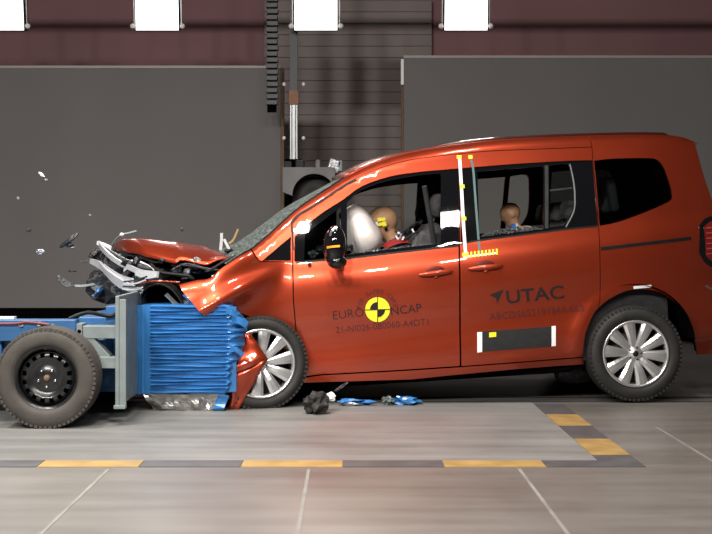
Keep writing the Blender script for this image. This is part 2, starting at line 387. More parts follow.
# ------------------------------------------------------------------ lamps
def lamp(i):
    x, y, z, aim, pw, w = LAMPS[i]
    d = (Vector(aim) - Vector((x, y, z))).normalized(); q = d.to_track_quat('Z', 'Y'); e = q.to_euler()
    seen = i < 4
    if seen:
        e = Matrix.Rotation(math.radians(98), 3, 'X').to_euler()
    lab = ['square white lamp on the rail above the blue trolley wheel', 'square white lamp on the rail above the crushed bonnet', 'square white lamp hanging over the aluminium column',
           'square white lamp hanging just past the edge of the screen behind the car'][i] if seen else 'square flood lamp hung overhead out of the view'
    r = empty('flood_lamp', lab, 'lamp', (x, y, z), e, 'hall flood lamps')
    h = w * .55
    MB().span((-w / 2, -h, -.16), (w / 2, h, -.012), .02).build('housing', 'lamp_housing', r)
    MB().span((-w * .48, -h * .97, -.012), (w * .48, h * .97, -.004)).build('light_panel', 'lamp_panel', r)
    for s in (-1, 1):
        MB().span((s * w * .53 - .006, -h * .8, -.10), (s * w * .53 + .006, h * .8, -.05)).build('side_bracket', 'post_steel', r)
        for t in (-.8, .8): MB().ell((s * w * .56, t * h, -.03), (.03, .03, .03), 8, 6).build('bracket_knob', 'white_tape', r)
    Ri = e.to_matrix().to_4x4().inverted()
    top = 4.17 - z if seen else ZC - z
    MB().tube([(0, .22 if seen else .05, .1), (0, .28 if seen else .05, top)], .018).build('hanger', 'lamp_housing', r, Ri)
    lo = LIGHTS[i]; lo.parent = r; lo.location = (0, 0, .004); lo.rotation_euler = (math.pi, 0, 0)
for i in range(len(LAMPS)): lamp(i)

# ------------------------------------------------------------------ wheels
def tyre(parent, R, rr, hw, m, loc, rot=(0, 0, 0), name='tyre', tb_in=.0125):
    w = hw
    prof = [(rr, -w * .75), (rr + .012, -w * .97), (rr + .03, -w * 1.02), (lerp(rr, R, .55), -w * 1.04), (R - .03, -w * .97), (R - .012, -w * .86), (R, -w * .70)]
    for g in (-.42, -.14, .14, .42): prof += [(R, (g - .06) * w), (R - .009, (g - .045) * w), (R - .009, (g + .045) * w), (R, (g + .06) * w)]
    prof += [(R, w * .7), (R - .012, w * .86), (R - .03, w * .97), (lerp(rr, R, .5), w), (rr, w * .75)]
    o = MB().lathe(prof, 72).build(name, m, parent); o.location = loc; o.rotation_euler = rot
    # tread blocks on the shoulders
    tb = MB()
    for k in range(64):
        th = 2 * math.pi * k / 64
        for s in (-1, 1):
            tb.box(((R - tb_in) * math.cos(th), s * w * .80, (R - tb_in) * math.sin(th)), (.016, w * .30, .020), Matrix.Rotation(-th, 3, 'Y'))
    t2 = tb.build('tread_blocks', m, o); tag(t2, kind='stuff')
    return o
def alloy(parent, loc, rot, rr=.222):
    """ten-spoke alloy rim, outer face towards -Y"""
    rim = MB().lathe([(rr - .012, .05), (rr - .014, -.05), (rr - .016, -.07), (rr - .006, -.082), (rr + .004, -.086), (rr + .008, -.078), (rr + .004, -.06)], 64).build('alloy_rim', 'alloy', parent)
    rim.location = loc; rim.rotation_euler = rot
    MB().lathe([(.0, .0), (.15, -.0), (.16, .03), (rr - .012, .05)], 40).build('brake_disc', 'alloy_dark', rim)
    sp = MB()
    n = 6; vs = []; fs = []
    for i in range(n + 1):
        t = i / n; r = lerp(.035, rr - .004, t); w = lerp(.0205, .043, t ** 1.1); y = -.052 - .016 * math.sin(t * math.pi * .8) - .012 * t
        vs += [(r, y + .022, -w * 1.05), (r, y + .004, -w), (r, y - .006, -w * .45), (r, y - .006, w * .45), (r, y + .004, w), (r, y + .022, w * 1.05)]
    for i in range(n):
        for k in range(5): fs.append((i * 6 + k, i * 6 + k + 1, (i + 1) * 6 + k + 1, (i + 1) * 6 + k))
    s0 = sp.add(vs, fs).build('spoke', 'alloy', rim)
    s0.rotation_euler = (0, .15, 0)
    for k in range(1, 10): share(s0, 'spoke', rim, rot=(0, .15 + k * math.pi / 5, 0))
    MB().lathe([(0, -.072), (.024, -.072), (.030, -.066), (.056, -.060), (.060, -.03)], 28).build('hub_cap', 'alloy', rim)
    MB().lathe([(0, -.0745), (.019, -.0745), (.021, -.070)], 20).build('hub_badge', 'black_plastic', rim)
    b0 = MB().lathe([(0, -.066), (.007, -.066), (.008, -.058)], 8, (.043, 0, 0)).build('wheel_bolt', 'alloy_dark', rim)
    for k in range(1, 5): share(b0, 'wheel_bolt', rim, rot=(0, k * 2 * math.pi / 5, 0))
    return rim
def steel_rim(parent, loc, rot=(0, 0, 0), rr=.185):
    rim = MB().lathe([(rr - .012, .06), (rr - .015, -.05), (rr - .018, -.066), (rr - .004, -.078), (rr + .006, -.082), (rr + .010, -.07)], 60).build('steel_rim', 'steel_black', parent)
    rim.location = loc; rim.rotation_euler = rot
    # wheel disc with a ring of vent holes left open
    rad = [(.0, -.055), (.03, -.056), (.055, -.052), (.075, -.040), (.095, -.042), (.112, -.058), (.122, -.062), (.148, -.052), (.160, -.035), (rr - .014, -.02)]
    n = 64; vs = []; fs = []
    for k in range(n):
        th = 2 * math.pi * k / n
        for r, y in rad: vs.append((r * math.cos(th), y, r * math.sin(th)))
    m = len(rad)
    for k in range(n):
        for j in range(m - 1):
            if j == 6 and k % 4 in (1, 2): continue
            fs.append((k * m + j, ((k + 1) % n) * m + j, ((k + 1) % n) * m + j + 1, k * m + j + 1))
    MB().add(vs, fs, True).build('wheel_disc', 'steel_black', rim)
    MB().lathe([(0, .03), (rr - .012, .03)], 40).build('brake_back', 'inner_dark', rim)
    MB().lathe([(0, -.078), (.014, -.078), (.018, -.070), (.019, -.05)], 20).build('axle_cap', 'wood_edge', rim)
    b0 = MB().lathe([(0, -.072), (.008, -.072), (.010, -.062), (.010, -.04)], 6, (.052, 0, 0)).build('wheel_nut', 'chrome', rim)
    for k in range(5):
        o = b0 if k == 0 else share(b0, 'wheel_nut', rim)
        o.rotation_euler = (0, .32 + k * 2 * math.pi / 5, 0)
    return rim

# ------------------------------------------------------------------ moving barrier trolley
TX, TY = -2.6, 8.14
tr = empty('barrier_trolley', 'blue steel crash trolley with pleated honeycomb barrier jammed under the red car', 'trolley', (TX, TY, 0))
TL = Matrix.Translation((-TX, -TY, 0))                      # parts are written in hall coordinates
def tb(mb, name, m, parent=tr, b=0.0):
    o = mb.build(name, m, parent, TL)
    if b: bevel(o, b)
    return o
wx, wy = (46.5 - CX) * 7.25 / FPX, 7.32
WR = .300
for yy, rz in ((wy, 0), (2 * TY - wy, math.pi)):
    tyre(tr, WR, .186, .105, 'tyre_dusty', (wx - TX, yy - TY, WR - .003), (0, 0, rz), tb_in=.0122)
    steel_rim(tr, (wx - TX, yy - TY, WR - .003), (0, 0, rz))
tb(MB().tube([(wx, 7.35, WR), (wx, 2 * TY - 7.35, WR)], .04), 'axle', 'inner_dark')
# chassis
for y in (7.47, 2 * TY - 7.47):
    tb(MB().span((-4.6, y - .05, .50), (-1.64, y + .05, .63 if y < TY else .54)), 'side_rail', 'blue_paint', b=.006)
tb(MB().span((-4.6, 7.50, .34), (-1.50, 2 * TY - 7.50, .50)), 'chassis_deck', 'blue_paint', b=.006)
tb(MB().span((-4.6, 7.46, .36), (-2.10, 7.50, .52)), 'side_plate', 'blue_paint', b=.004)
tb(MB().span((-1.72, 7.85, .14), (-1.42, 2 * TY - 7.55, .62)), 'front_box', 'blue_paint', b=.008)
tb(MB().span((-1.50, 7.62, .50), (-1.395, 7.78, .70)), 'tie_block', 'blue_paint', b=.004)
tb(MB().tube(cr([(-4.0, 7.405, .61), (-2.6, 7.405, .612), (-2.05, 7.405, .606), (-1.93, 7.405, .616), (-1.8, 7.41, .60)], 5), .008), 'hose', 'red_cable')
for x, zz in ((-1.97, .60), (-1.86, .605), (-1.78, .59)):
    tb(MB().tube([(x, 7.41, zz), (x, 7.45, zz)], .016, 10), 'fitting', 'scrap_metal')
tb(MB().span((-2.19, 7.44, .632), (-2.02, 7.50, .645)), 'label_plate', 'white_plastic')
tb(MB().tube(cr([(-1.70, 7.5, .63), (-1.6, 7.55, .665), (-1.48, 7.6, .64), (-1.42, 7.6, .66)], 4), .012), 'cable', 'black_plastic')
for k in range(5):
    tb(MB().ell((-2.9 + k * .28 + .03 * math.sin(k * 7), 7.8, .51), (.12, .1, .05 + .02 * (k % 2)), 10, 6), 'deck_equipment', 'scrap_dark')
# grey load arms and wall plate
for yy in (7.47, 2 * TY - 7.47):
    s = 1 if yy < TY else -1
    tb(MB().span((-1.60, yy - .05, .515), (-1.392, yy + .05, .592)), 'upper_arm', 'grey_steel', b=.004)
    tb(MB().span((-1.635, yy - .062, .50), (-1.60, yy + .062, .606)), 'arm_flange', 'grey_steel', b=.003)
    tb(MB().tube([(-1.617, yy - s * .066, .56), (-1.617, yy - s * .062, .56)], .012, 10), 'flange_hole', 'inner_dark')
    tb(MB().span((-1.50, yy - .05, .335), (-1.392, yy + .05, .406)), 'lower_arm', 'grey_steel', b=.004)
    tb(MB().bar((-1.60, yy, .535), (-1.46, yy, .385), .09, .07, bev=.004), 'gusset', 'grey_steel')
plate = tb(MB().span((-1.392, 7.36, .112), (-1.368, 2 * TY - 7.36, .775)), 'wall_plate', 'grey_steel', b=.004)
tb(MB().span((-1.366, 7.352, .112), (-1.326, 7.372, .755)), 'plate_lip', 'grey_steel', b=.003)
tb(MB().span((-1.40, 7.35, .10), (-1.33, 7.40, .122)), 'plate_foot', 'grey_steel', b=.003)
for zz in (.70, .50, .30, .17):
    o = MB().tube([(-1.368, 7.44, zz), (-1.352, 7.44, zz)], .012, 6).build('bolt', 'scrap_metal', tr, TL)
# the honeycomb block: smooth flange, stacked pleats, bent end
BD = 7.95
ZT, ZB = WP(0, 305, BD).z, WP(0, 394, BD).z
endpx = Curve1([(305, 232), (314, 238), (322, 246), (328, 248), (338, 245), (350, 243), (360, 240), (372, 233), (386, 233), (394, 226)])
random.seed(5)
NP, SUB = 24, 4
rows = NP * SUB
jit = [random.uniform(-.35, .35) for _ in range(NP + 2)]
def bar_near():
    xs_px = [137, 141, 146, 149.5, 151.5, 160, 172, 185, 198, 210, 219, 222.5, 225]
    NE = 7
    def fn(u, v):
        i = u * rows; k = int(i // SUB); ph = (i % SUB) / SUB
        pz = lerp(305, 394, u)
        zig = abs(ph - .5) * 2                                 # 0 ridge .. 1 groove
        j = v * (len(xs_px) - 1 + NE); jj = int(round(j))
        D = BD
        if jj < len(xs_px):
            px = xs_px[jj]
            if px < 151: amp = 0.0; D += .035 - .03 * sstep(137, 151, px)
            else: amp = .016 + .006 * jit[min(k, NP)]
            D += zig * amp * 1.3 + (.004 * math.sin(k * 1.9 + px * .06) if px > 151 else 0)
            dz = .003 * math.sin(k * 2.3 + px * .09) if px > 151 else 0
        else:
            t = (jj - len(xs_px) + 1) / NE; e = endpx(pz) + 1.6 * jit[min(k, NP)]
            px = lerp(225, e, t); kk = k // 2 * 2; zig2 = abs(((i / SUB) % 2) / 2 - .5) * 2
            D += lerp(zig * .02, zig2 * .035, min(1, t * 2)) - .03 * math.sin(t * math.pi) + .05 * t * t
            dz = -.012 * t * math.sin(kk * 1.3 + 1) + .012 * t
        p = WP(px, pz, D); p.z += dz
        return p
    return MB().grid(fn, rows, len(xs_px) - 1 + NE, smooth=False)
bb = tb(bar_near(), 'honeycomb_barrier', 'blue_foil'); bb['label'] = 'blue honeycomb barrier face of stacked pleats with crushed end'
core = MB()
x0, x1 = -1.334, WP(236, 0, BD).x
ring = [(BD + .02, ZT), (8.92, ZT - .01), (8.92, ZB), (BD + .02, ZB)]
vs = []
for x, sh in ((x0, 0), (lerp(x0, x1, .8), 0), (x1, .015)):
    for k, (y, zz) in enumerate(ring): vs.append((x, y, zz + (-sh if zz > .4 else sh)))
core.add(vs, [(a * 4 + k, a * 4 + (k + 1) % 4, a * 4 + 4 + (k + 1) % 4, a * 4 + 4 + k) for a in (0, 1) for k in range(4)] + [(0, 1, 2, 3), (11, 10, 9, 8)])
o = tb(core, 'barrier_core', 'blue_foil')
# loose torn foil on the crushed end
for (a, b, w) in (((226, 311), (237, 316), .04), ((232, 320), (247, 325), .045), ((230, 348), (243, 355), .03)):
    p = WP(*a, BD - .03); q = WP(*b, BD - .045); md = (p + q) / 2 + Vector((0, -.02, .015))
    tb(MB().ribbon(cr([p, md, q], 4), w, .004), 'foil_flap', 'blue_foil')
# crushed sheet hanging under the block
def hang(u, v):
    px = lerp(lerp(143, 154, v), lerp(221, 215, v), u); py = lerp(394, 412, v)
    p = WP(px, py, BD + .03 + .05 * v)
    n = noise.noise(Vector((u * 5, v * 2, 2.0))) * .05
    p.y += n * (1 if v > 0 else .2) + .02 * math.sin(u * 9 + v * 2); p.z += .010 * math.sin(u * 7) * v
    return p
solid(tb(MB().grid(hang, 18, 6, False), 'lower_sheet', 'aluminium'), .004)
pp = [hang(i / 14, 1.0) for i in range(15)]
tb(MB().ribbon(pp, .022, .01), 'sheet_edge', 'blue_foil')
tb(MB().ribbon([hang(1, k / 6) + Vector((.02, -.01, 0)) for k in range(7)], .07, .008, (1, 0, 0)), 'torn_edge', 'blue_foil')
tb(MB().span((-1.30, BD + .1, .05), (-.80, 8.8, ZB)), 'lower_core', 'inner_dark')

# ------------------------------------------------------------------ the car: frame of reference and side surface
YAW, PIT = math.radians(3.0), math.radians(3.3)
RC = Matrix.Rotation(YAW, 3, 'Z') @ Matrix.Rotation(-PIT, 3, 'Y')
OC = Vector((1.959, 8.36, .336)) - RC @ Vector((2.716, -.90, .329))
MC = Matrix.Translation(OC) @ RC.to_4x4(); MCI = MC.inverted(); RCI = RC.inverted()
O_L = MCI @ Vector((0, 0, HCAM))
def ray(px, py): return RCI @ Vector(((px - CX) / FPX, 1, -(py - CY) / FPX))
def PY(px, py, y):                                           # pixel onto the car's lengthwise plane at local y
    d = ray(px, py); return O_L + d * ((y - O_L.y) / d.y)
def PD(px, py, D): return MCI @ WP(px, py, D)
belt = Curve1([(p.x, p.z) for p in (PY(235, 272, -.90), PY(300, 262, -.90), PY(347, 257.5, -.89), PY(444, 246, -.89), PY(500, 237, -.89), PY(566, 228, -.89), PY(617, 222, -.88), PY(700, 212, -.85))])
ROOFPX = [(160, 286, -.84), (179, 283, -.84), (197, 278.6, -.84), (212, 276, -.84), (220, 268.5, -.84), (231, 261, -.84), (240, 255, -.84), (251, 249, -.84), (268, 235, -.83), (282, 222, -.82), (297, 209, -.81), (317, 195, -.79),
          (331, 186, -.77), (350, 173.5, -.74), (370, 163.5, -.72), (385, 158, -.70), (402, 153.3, -.69), (419, 149.8, -.68), (456, 143.5, -.68), (497, 139, -.68), (553, 135.8, -.68), (607, 133.8, -.68), (655, 132.8, -.68), (680, 133.6, -.66), (700, 137, -.64)]
ZR = Curve1([(p.x, p.z) for p in (PY(*a) for a in ROOFPX)])
PROF = Curve1([(-1.0, .80), (-.93, .845), (-.88, .880), (-.80, .903), (-.70, .908), (-.60, .904), (-.50, .906), (-.40, .918), (-.30, .926), (-.20, .927), (-.13, .921), (-.08, .908), (-.035, .890), (0, .878), (.1, .860), (.3, .815), (.5, .760), (.7, .695), (.9, .62)])
RND = .085
def S(x, z):
    w = PROF(z - belt(x))
    w -= (x - 1.35) ** 2 / 26
    if x > 2.8: w -= .10 * ((x - 2.8) / .7) ** 2
    r = math.hypot(x - 2.716, z - .36)
    if z < 1.0: w += .014 * math.exp(-((r - .40) / .06) ** 2)
    s = clamp((z - (ZR(x) - RND)) / RND)
    amt = lerp(.05, .09, sstep(.4, 1.0, x))
    w -= amt * (1 - math.sqrt(max(0., 1 - .97 * s * s)))
    return w
def P(px, py):
    d = ray(px, py); y = -.9
    for _ in range(10):
        p = O_L + d * ((y - O_L.y) / d.y); y = y * .3 - .7 * S(p.x, p.z)
    return (p.x, p.z)
def PP(pts): return [P(*a) for a in pts]
def ipoly(p, poly):
    x, y = p; c = False; j = len(poly) - 1
    for i in range(len(poly)):
        xi, yi = poly[i]; xj, yj = poly[j]
        if (yi > y) != (yj > y) and x < (xj - xi) * (y - yi) / (yj - yi) + xi: c = not c
        j = i
    return c
def area(p): return sum(p[i - 1][0] * p[i][1] - p[i][0] * p[i - 1][1] for i in range(len(p))) / 2
def dens(poly, L=.03):
    out = []
    for i in range(len(poly)):
        a = poly[i]; b = poly[(i + 1) % len(poly)]; n = max(1, int(math.ceil(math.dist(a, b) / L)))
        for k in range(n): out.append((lerp(a[0], b[0], k / n), lerp(a[1], b[1], k / n)))
    return out
def inset(poly, d):
    n = len(poly); s = 1 if area(poly) > 0 else -1; out = []
    for i in range(n):
        a, b, c = poly[i - 1], poly[i], poly[(i + 1) % n]
        n1 = Vector((-(b[1] - a[1]), b[0] - a[0])); n2 = Vector((-(c[1] - b[1]), c[0] - b[0]))
        if n1.length < 1e-9 or n2.length < 1e-9: out.append(b); continue
        n1.normalize(); n2.normalize(); m = n1 + n2
        if m.length < .3: m = n1
        m = m.normalized(); k = d * s / max(.4, m.dot(n1))
        out.append((b[0] + m.x * k, b[1] + m.y * k))
    return out
def panel(name, outer, m, parent, holes=(), side=-1, off=0., thick=.02, gap=.0025, g=.045, disp=None, fn=None, keep_holes=False):
    outer = dens(inset(outer, gap) if gap else outer); hs = [dens(inset(h, -gap) if gap and not keep_holes else h) for h in holes]
    pts = list(outer); loops = [list(range(len(outer)))]
    for h in hs:
        loops.append(list(range(len(pts), len(pts) + len(h)))); pts += h
    nb = len(pts)
    x0 = min(p[0] for p in outer); x1 = max(p[0] for p in outer); z0 = min(p[1] for p in outer); z1 = max(p[1] for p in outer)
    nx = int((x1 - x0) / g) + 1; nz = int((z1 - z0) / g) + 1
    for i in range(nx + 1):
        for j in range(nz + 1):
            q = (x0 + (i + .5 * (j % 2)) * g, z0 + j * g)
            if ipoly(q, outer) and not any(ipoly(q, h) for h in hs) and min((q[0] - b[0]) ** 2 + (q[1] - b[1]) ** 2 for b in pts[:nb]) > (.4 * g) ** 2: pts.append(q)
    edges = [(l[i - 1], l[i]) for l in loops for i in range(len(l))]
    vc, _, fc, ov, _, _ = delaunay_2d_cdt([Vector(p) for p in pts], edges, [], 0, 1e-6)
    def pos(x, z, o=0.):
        if fn: return fn(x, z, o)
        return (x, side * (S(x, z) + off - o + (disp(x, z) if disp else 0)), z)
    vs = [pos(v.x, v.y) for v in vc]; fs = []
    for f in fc:
        c = ((vc[f[0]].x + vc[f[1]].x + vc[f[2]].x) / 3, (vc[f[0]].y + vc[f[1]].y + vc[f[2]].y) / 3)
        if not ipoly(c, outer) or any(ipoly(c, h) for h in hs): continue
        a2 = (vc[f[1]] - vc[f[0]]).cross(vc[f[2]] - vc[f[0]])
        f = list(f)
        if (a2 > 0) != (side < 0): f.reverse()
        fs.append(f)
    mb = MB().add(vs, fs, True)
    if thick:
        for l in [outer] + hs:
            n = len(l); a = [pos(p[0], p[1]) for p in l]; b = [pos(p[0], p[1], thick) for p in l]
            mb.add(a + b, [(i, (i + 1) % n, (i + 1) % n + n, i + n) for i in range(n)])
    o = mb.build(name, m, parent); nn = []
    for k in range(len(mb.v)):
        if k < len(vc):
            x, z = vc[k].x, vc[k].y; h = .004
            nn.append((Vector(pos(x, z + h)) - Vector(pos(x, z - h))).cross(Vector(pos(x + h, z)) - Vector(pos(x - h, z))).normalized() * (1 if side < 0 else -1))
            if nn[-1].y * side < 0: nn[-1].negate()
        else: nn.append(Vector((0, 0, 0)))
    o.data.normals_split_custom_set_from_vertices(nn)
    return o

# ------------------------------------------------------------------ the car: body
car = empty('crashed_car', 'orange red people carrier with crushed front and open broken windows', 'car')
car.matrix_world = MC
def topx(px): return PY(px, [a[1] for a in ROOFPX if a[0] <= px][-1], -.75).x
def top_path(xa, xb, n=24, dz=.002): return [(lerp(xa, xb, k / n), ZR(lerp(xa, xb, k / n)) - dz) for k in range(n + 1)]
XA = PY(251, 249, -.84).x; XQ = P(592, 147)[0]; XE = PY(690, 136, -.66).x; X0 = PY(181, 283, -.84).x
D_TOP = PP(cr([(292, 232), (291.3, 222), (298, 214), (310, 207), (325.6, 197), (340, 187.3), (358, 177), (380, 168), (405, 161), (430, 157), (459.5, 153.7)], 4))
D_TOP2 = PP(cr([(461, 153.6), (490, 151), (540, 149), (592, 147)], 4))
ARCH_F = PP(cr([(240, 312), (250, 316), (263, 322.5), (277, 336), (286, 352), (295, 369), (303.5, 376)], 4))
ARCH_R = PP(cr([(583, 357), (585.6, 334), (594, 314), (598, 309)], 3)), PP(cr([(598, 309), (608.4, 300), (628, 290.7), (648, 290), (665, 295.6), (682.4, 310), (692.4, 328), (696.6, 351)], 4))
SEAM_Q = PP(cr([(592, 147), (593, 161), (598.5, 224), (600, 260), (600, 297), (598, 309)], 3))
REAR = [P(*a) for a in cr([(694.5, 141.5), (697, 151), (704.5, 178), (712, 200), (717, 218), (721, 245), (723, 275), (724, 310), (722, 342), (716, 354)], 3)]
WIN_F = PP([(294.8, 261.3)] + cr([(295, 237), (310, 222.5), (327, 210), (343, 200), (362, 186.5), (390, 176.7), (418.5, 172.3), (444, 170), (459.2, 168.7)], 3) + [(459.2, 245), (444, 246.6), (347, 257.6)])
WIN_R = PP(cr([(461, 168.6), (475, 167.3), (520, 163.8), (570, 161), (592.6, 160.6)], 2) + [(597.7, 225.4), (566, 228.6), (520, 234.5), (478, 240), (461, 243.6)])
OP_A = PP([(304, 260), (305, 235), (319, 223.5), (341, 207), (341, 256.6)])
OP_B = PP(cr([(347, 202.5), (362, 190), (390, 180), (418, 175.5), (441, 173.5)], 3) + [(441, 243.3), (347, 254.5)])
OP_C = PP([(477.5, 171.5), (543.5, 166.5), (543.5, 229), (479.5, 237)])
OP_D = PP(cr([(549.5, 166), (568.5, 164.5), (572.5, 180), (574, 195), (573, 211), (565, 225)], 3) + [(549.5, 227.5)])
WIN_Q = PP(cr([(594.5, 161), (614, 158.9), (647.5, 158.5), (657.6, 160.5), (664.5, 169.5), (671, 188.8), (672, 196), (668.5, 201.5), (644, 212.4), (617, 222), (600, 225.4)], 3))

# crushed front wing: the metal leans outwards and folds along one ridge
RA, RB = Vector(P(206, 308)), Vector(P(276, 271))
def wing_disp(x, z):
    t = sstep(RB.x + .10, RA.x - .02, x)
    d = RB - RA; nrm = Vector((-d.y, d.x)).normalized(); sd = (Vector((x, z)) - RA).dot(nrm)
    if nrm.y < 0: sd = -sd
    k = sstep(RB.x + .12, RA.x + .25, x)
    ridge = .05 * k * math.exp(-(sd / .06) ** 2)
    low = -.05 * k * sstep(.02, -.16, sd)
    return .30 * t + ridge + low + .004 * k * noise.noise(Vector((x * 7, z * 7, 1)))
WING = top_path(X0, XA, 18, .004) + PP([(259.3, 261), (292.3, 262.2), (293.2, 300), (297, 345), (303.4, 375)]) + ARCH_F[::-1] + PP([(224, 312), (208, 314), (201, 307), (194, 299), (186, 290)])
wing = panel('front_wing', WING, 'car_paint', car, disp=wing_disp, g=.02, thick=.012)
fr = panel('side_frame', top_path(XA, XQ, 40) + D_TOP2[::-1] + D_TOP[::-1] + PP([(292.6, 262), (259.3, 260.8)]), 'car_paint', car, [PP([(263.5, 260.2), (277, 248.6), (290.6, 237.2), (290.6, 260.6)])], g=.035)
panel('corner_pane', PP([(263, 260.4), (277, 248.4), (290.9, 236.8), (290.9, 260.8)]), 'black_gloss', fr, off=-.006, thick=0, gap=0)
door_f = panel('front_door', D_TOP + PP([(459.4, 200), (459, 262), (460, 366.2), (400, 370.2), (322, 374.4), (304, 376.6), (297.4, 345), (293.6, 300), (293, 262)]), 'car_paint', car, [WIN_F])
door_r = panel('sliding_door', D_TOP2 + SEAM_Q[1:] + ARCH_R[0][::-1] + PP([(520, 362), (461, 366.4), (459.8, 262), (460.3, 200)]), 'car_paint', car, [WIN_R])
quart = panel('rear_quarter', top_path(XQ, XE, 16) + REAR + PP([(697, 355)]) + ARCH_R[1][::-1] + SEAM_Q[::-1][1:-1], 'car_paint', car, [WIN_Q])
SILL = PP([(301, 383), (330, 382), (411, 379.6), (450, 375.6), (517, 369.2), (583.8, 364.3), (583.2, 357.4), (520, 362.5), (450, 367.6), (400, 370.8), (322, 375), (304.4, 377.4)])
panel('sill', SILL, 'car_paint', car, off=.008)
# window frames, panes, pillar covers
wf = panel('window_frame', WIN_F, 'black_gloss', door_f, [OP_A, OP_B], off=-.007, gap=0, keep_holes=True)
panel('quarter_pane', OP_A, 'quarter_pane', door_f, off=-.018, thick=0, gap=0)
wr = panel('window_frame', WIN_R, 'black_gloss', door_r, [OP_C, OP_D], off=-.007, gap=0, keep_holes=True)
panel('rear_pane', OP_D, 'clear_glass', door_r, off=-.018, thick=0, gap=0)
panel('quarter_window', WIN_Q, 'tint_glass', quart, off=-.008, thick=0, gap=0)
def strip(name, px_path, w, m, parent, off=.003, thick=.004):
    """a flat strip of w pixels along a pixel path, lying on the car's side"""
    a = [];b = []
    for i, p in enumerate(px_path):
        q0 = Vector(px_path[max(i - 1, 0)]); q1 = Vector(px_path[min(i + 1, len(px_path) - 1)]); d = (q1 - q0).normalized(); n = Vector((-d.y, d.x)) * w / 2
        a.append((p[0] + n.x, p[1] + n.y)); b.append((p[0] - n.x, p[1] - n.y))
    return panel(name, PP(a + b[::-1]), m, parent, off=off, thick=thick, gap=0, g=.03)
strip('pane_bar', [(546.5, 165.5), (546.5, 228.5)], 3.2, 'trim_dark', door_r, .004, .02)
strip('pane_crossbar', [(549, 190.5), (572.5, 187.8)], 1.6, 'trim_dark', door_r, -.012, .01)
strip('seal', cr([(570, 164), (573.5, 180), (575, 195), (574, 211), (566, 227)], 4), 1.2, 'post_steel', door_r, -.003, .006)
strip('door_seal', cr([(293, 250), (292.2, 232), (292, 223), (298.5, 214.5), (310, 207.5), (325.6, 197.6), (340, 187.8), (356, 178.6)], 4), 2.0, 'black_plastic', door_f, .006, .012)
strip('sill_seal', [(296, 262.5), (347, 258.3), (400, 252), (444, 247.2), (459, 245.6)], 1.6, 'black_plastic', door_f, .004, .012)
strip('sill_seal', [(461, 243.8), (478, 240.4), (520, 235), (566, 229), (597, 226)], 1.4, 'black_plastic', door_r, .004, .012)
strip('slide_rail', [(600.6, 248.8), (640, 244.2), (691, 238.2)], 3.2, 'black_plastic', quart, .002, .014)
strip('arch_tape', [(633.4, 287.6), (651, 286)], 2.6, 'white_tape', quart, .008)
# dark inner shell behind the outer panels
shell = PP(cr([(297, 262), (296.5, 226), (312, 211), (342, 189), (382, 170), (432, 158.5), (492, 153), (592, 149), (660, 145), (686, 150)], 3) + [(702, 190), (714, 250), (716, 345), (698, 352)]) + ARCH_R[1][::-1] + ARCH_R[0][::-1] + PP([(582, 362), (450, 373), (305, 380), (298, 340)])
for sd in (-1, 1):
    panel('inner_shell', shell, 'inner_dark', car, [inset(WIN_F, .004), inset(WIN_R, .004), inset(WIN_Q, .004)] if sd < 0 else [inset(OP_B, -.004), inset(OP_C, -.004), inset(OP_D, -.004), inset(WIN_Q, .004)], side=sd, off=-.036, thick=.012, gap=0, keep_holes=True, g=.07)
# far side of the body
far_wing = [(-.80, .52), (-.86, .70), (-.82, .86), (-.70, .97), (-.45, 1.02), (-.2, 1.03)] + [(x, min(ZR(x), 1.35)) for x in (.0, .1, .25)] + PP([(292, 262), (294, 300), (297, 345), (303, 376)]) + [(.30, .52), (.22, .66), (.08, .735), (-.08, .72), (-.22, .62), (-.28, .5)]
FD = [('front_wing', far_wing, ()), ('side_frame', top_path(XA, XQ, 40) + D_TOP2[::-1] + D_TOP[::-1] + PP([(292.6, 262), (259.3, 260.8)]), ()),
      ('front_door', D_TOP + PP([(459, 262), (460, 366.2), (304, 376.6), (297.4, 345), (293, 262)]), (OP_A, OP_B)),
      ('sliding_door', D_TOP2 + SEAM_Q[1:] + ARCH_R[0][::-1] + PP([(461, 366.4), (459.8, 262)]), (OP_C, OP_D)),
      ('rear_quarter', top_path(XQ, XE, 16) + REAR + PP([(697, 355)]) + ARCH_R[1][::-1] + SEAM_Q[::-1][1:-1], (WIN_Q,)), ('sill', SILL, ())]
for nm, poly, hs in FD: panel(nm, poly, 'car_paint', car, hs, side=1, g=.07)
panel('far_pane', WIN_Q, 'tint_glass', car, side=1, off=-.008, thick=0, gap=0, g=.1)
for op in (OP_B, OP_C, OP_D): panel('far_pane', op, 'clear_glass', car, side=1, off=-.015, thick=0, gap=0, g=.1)
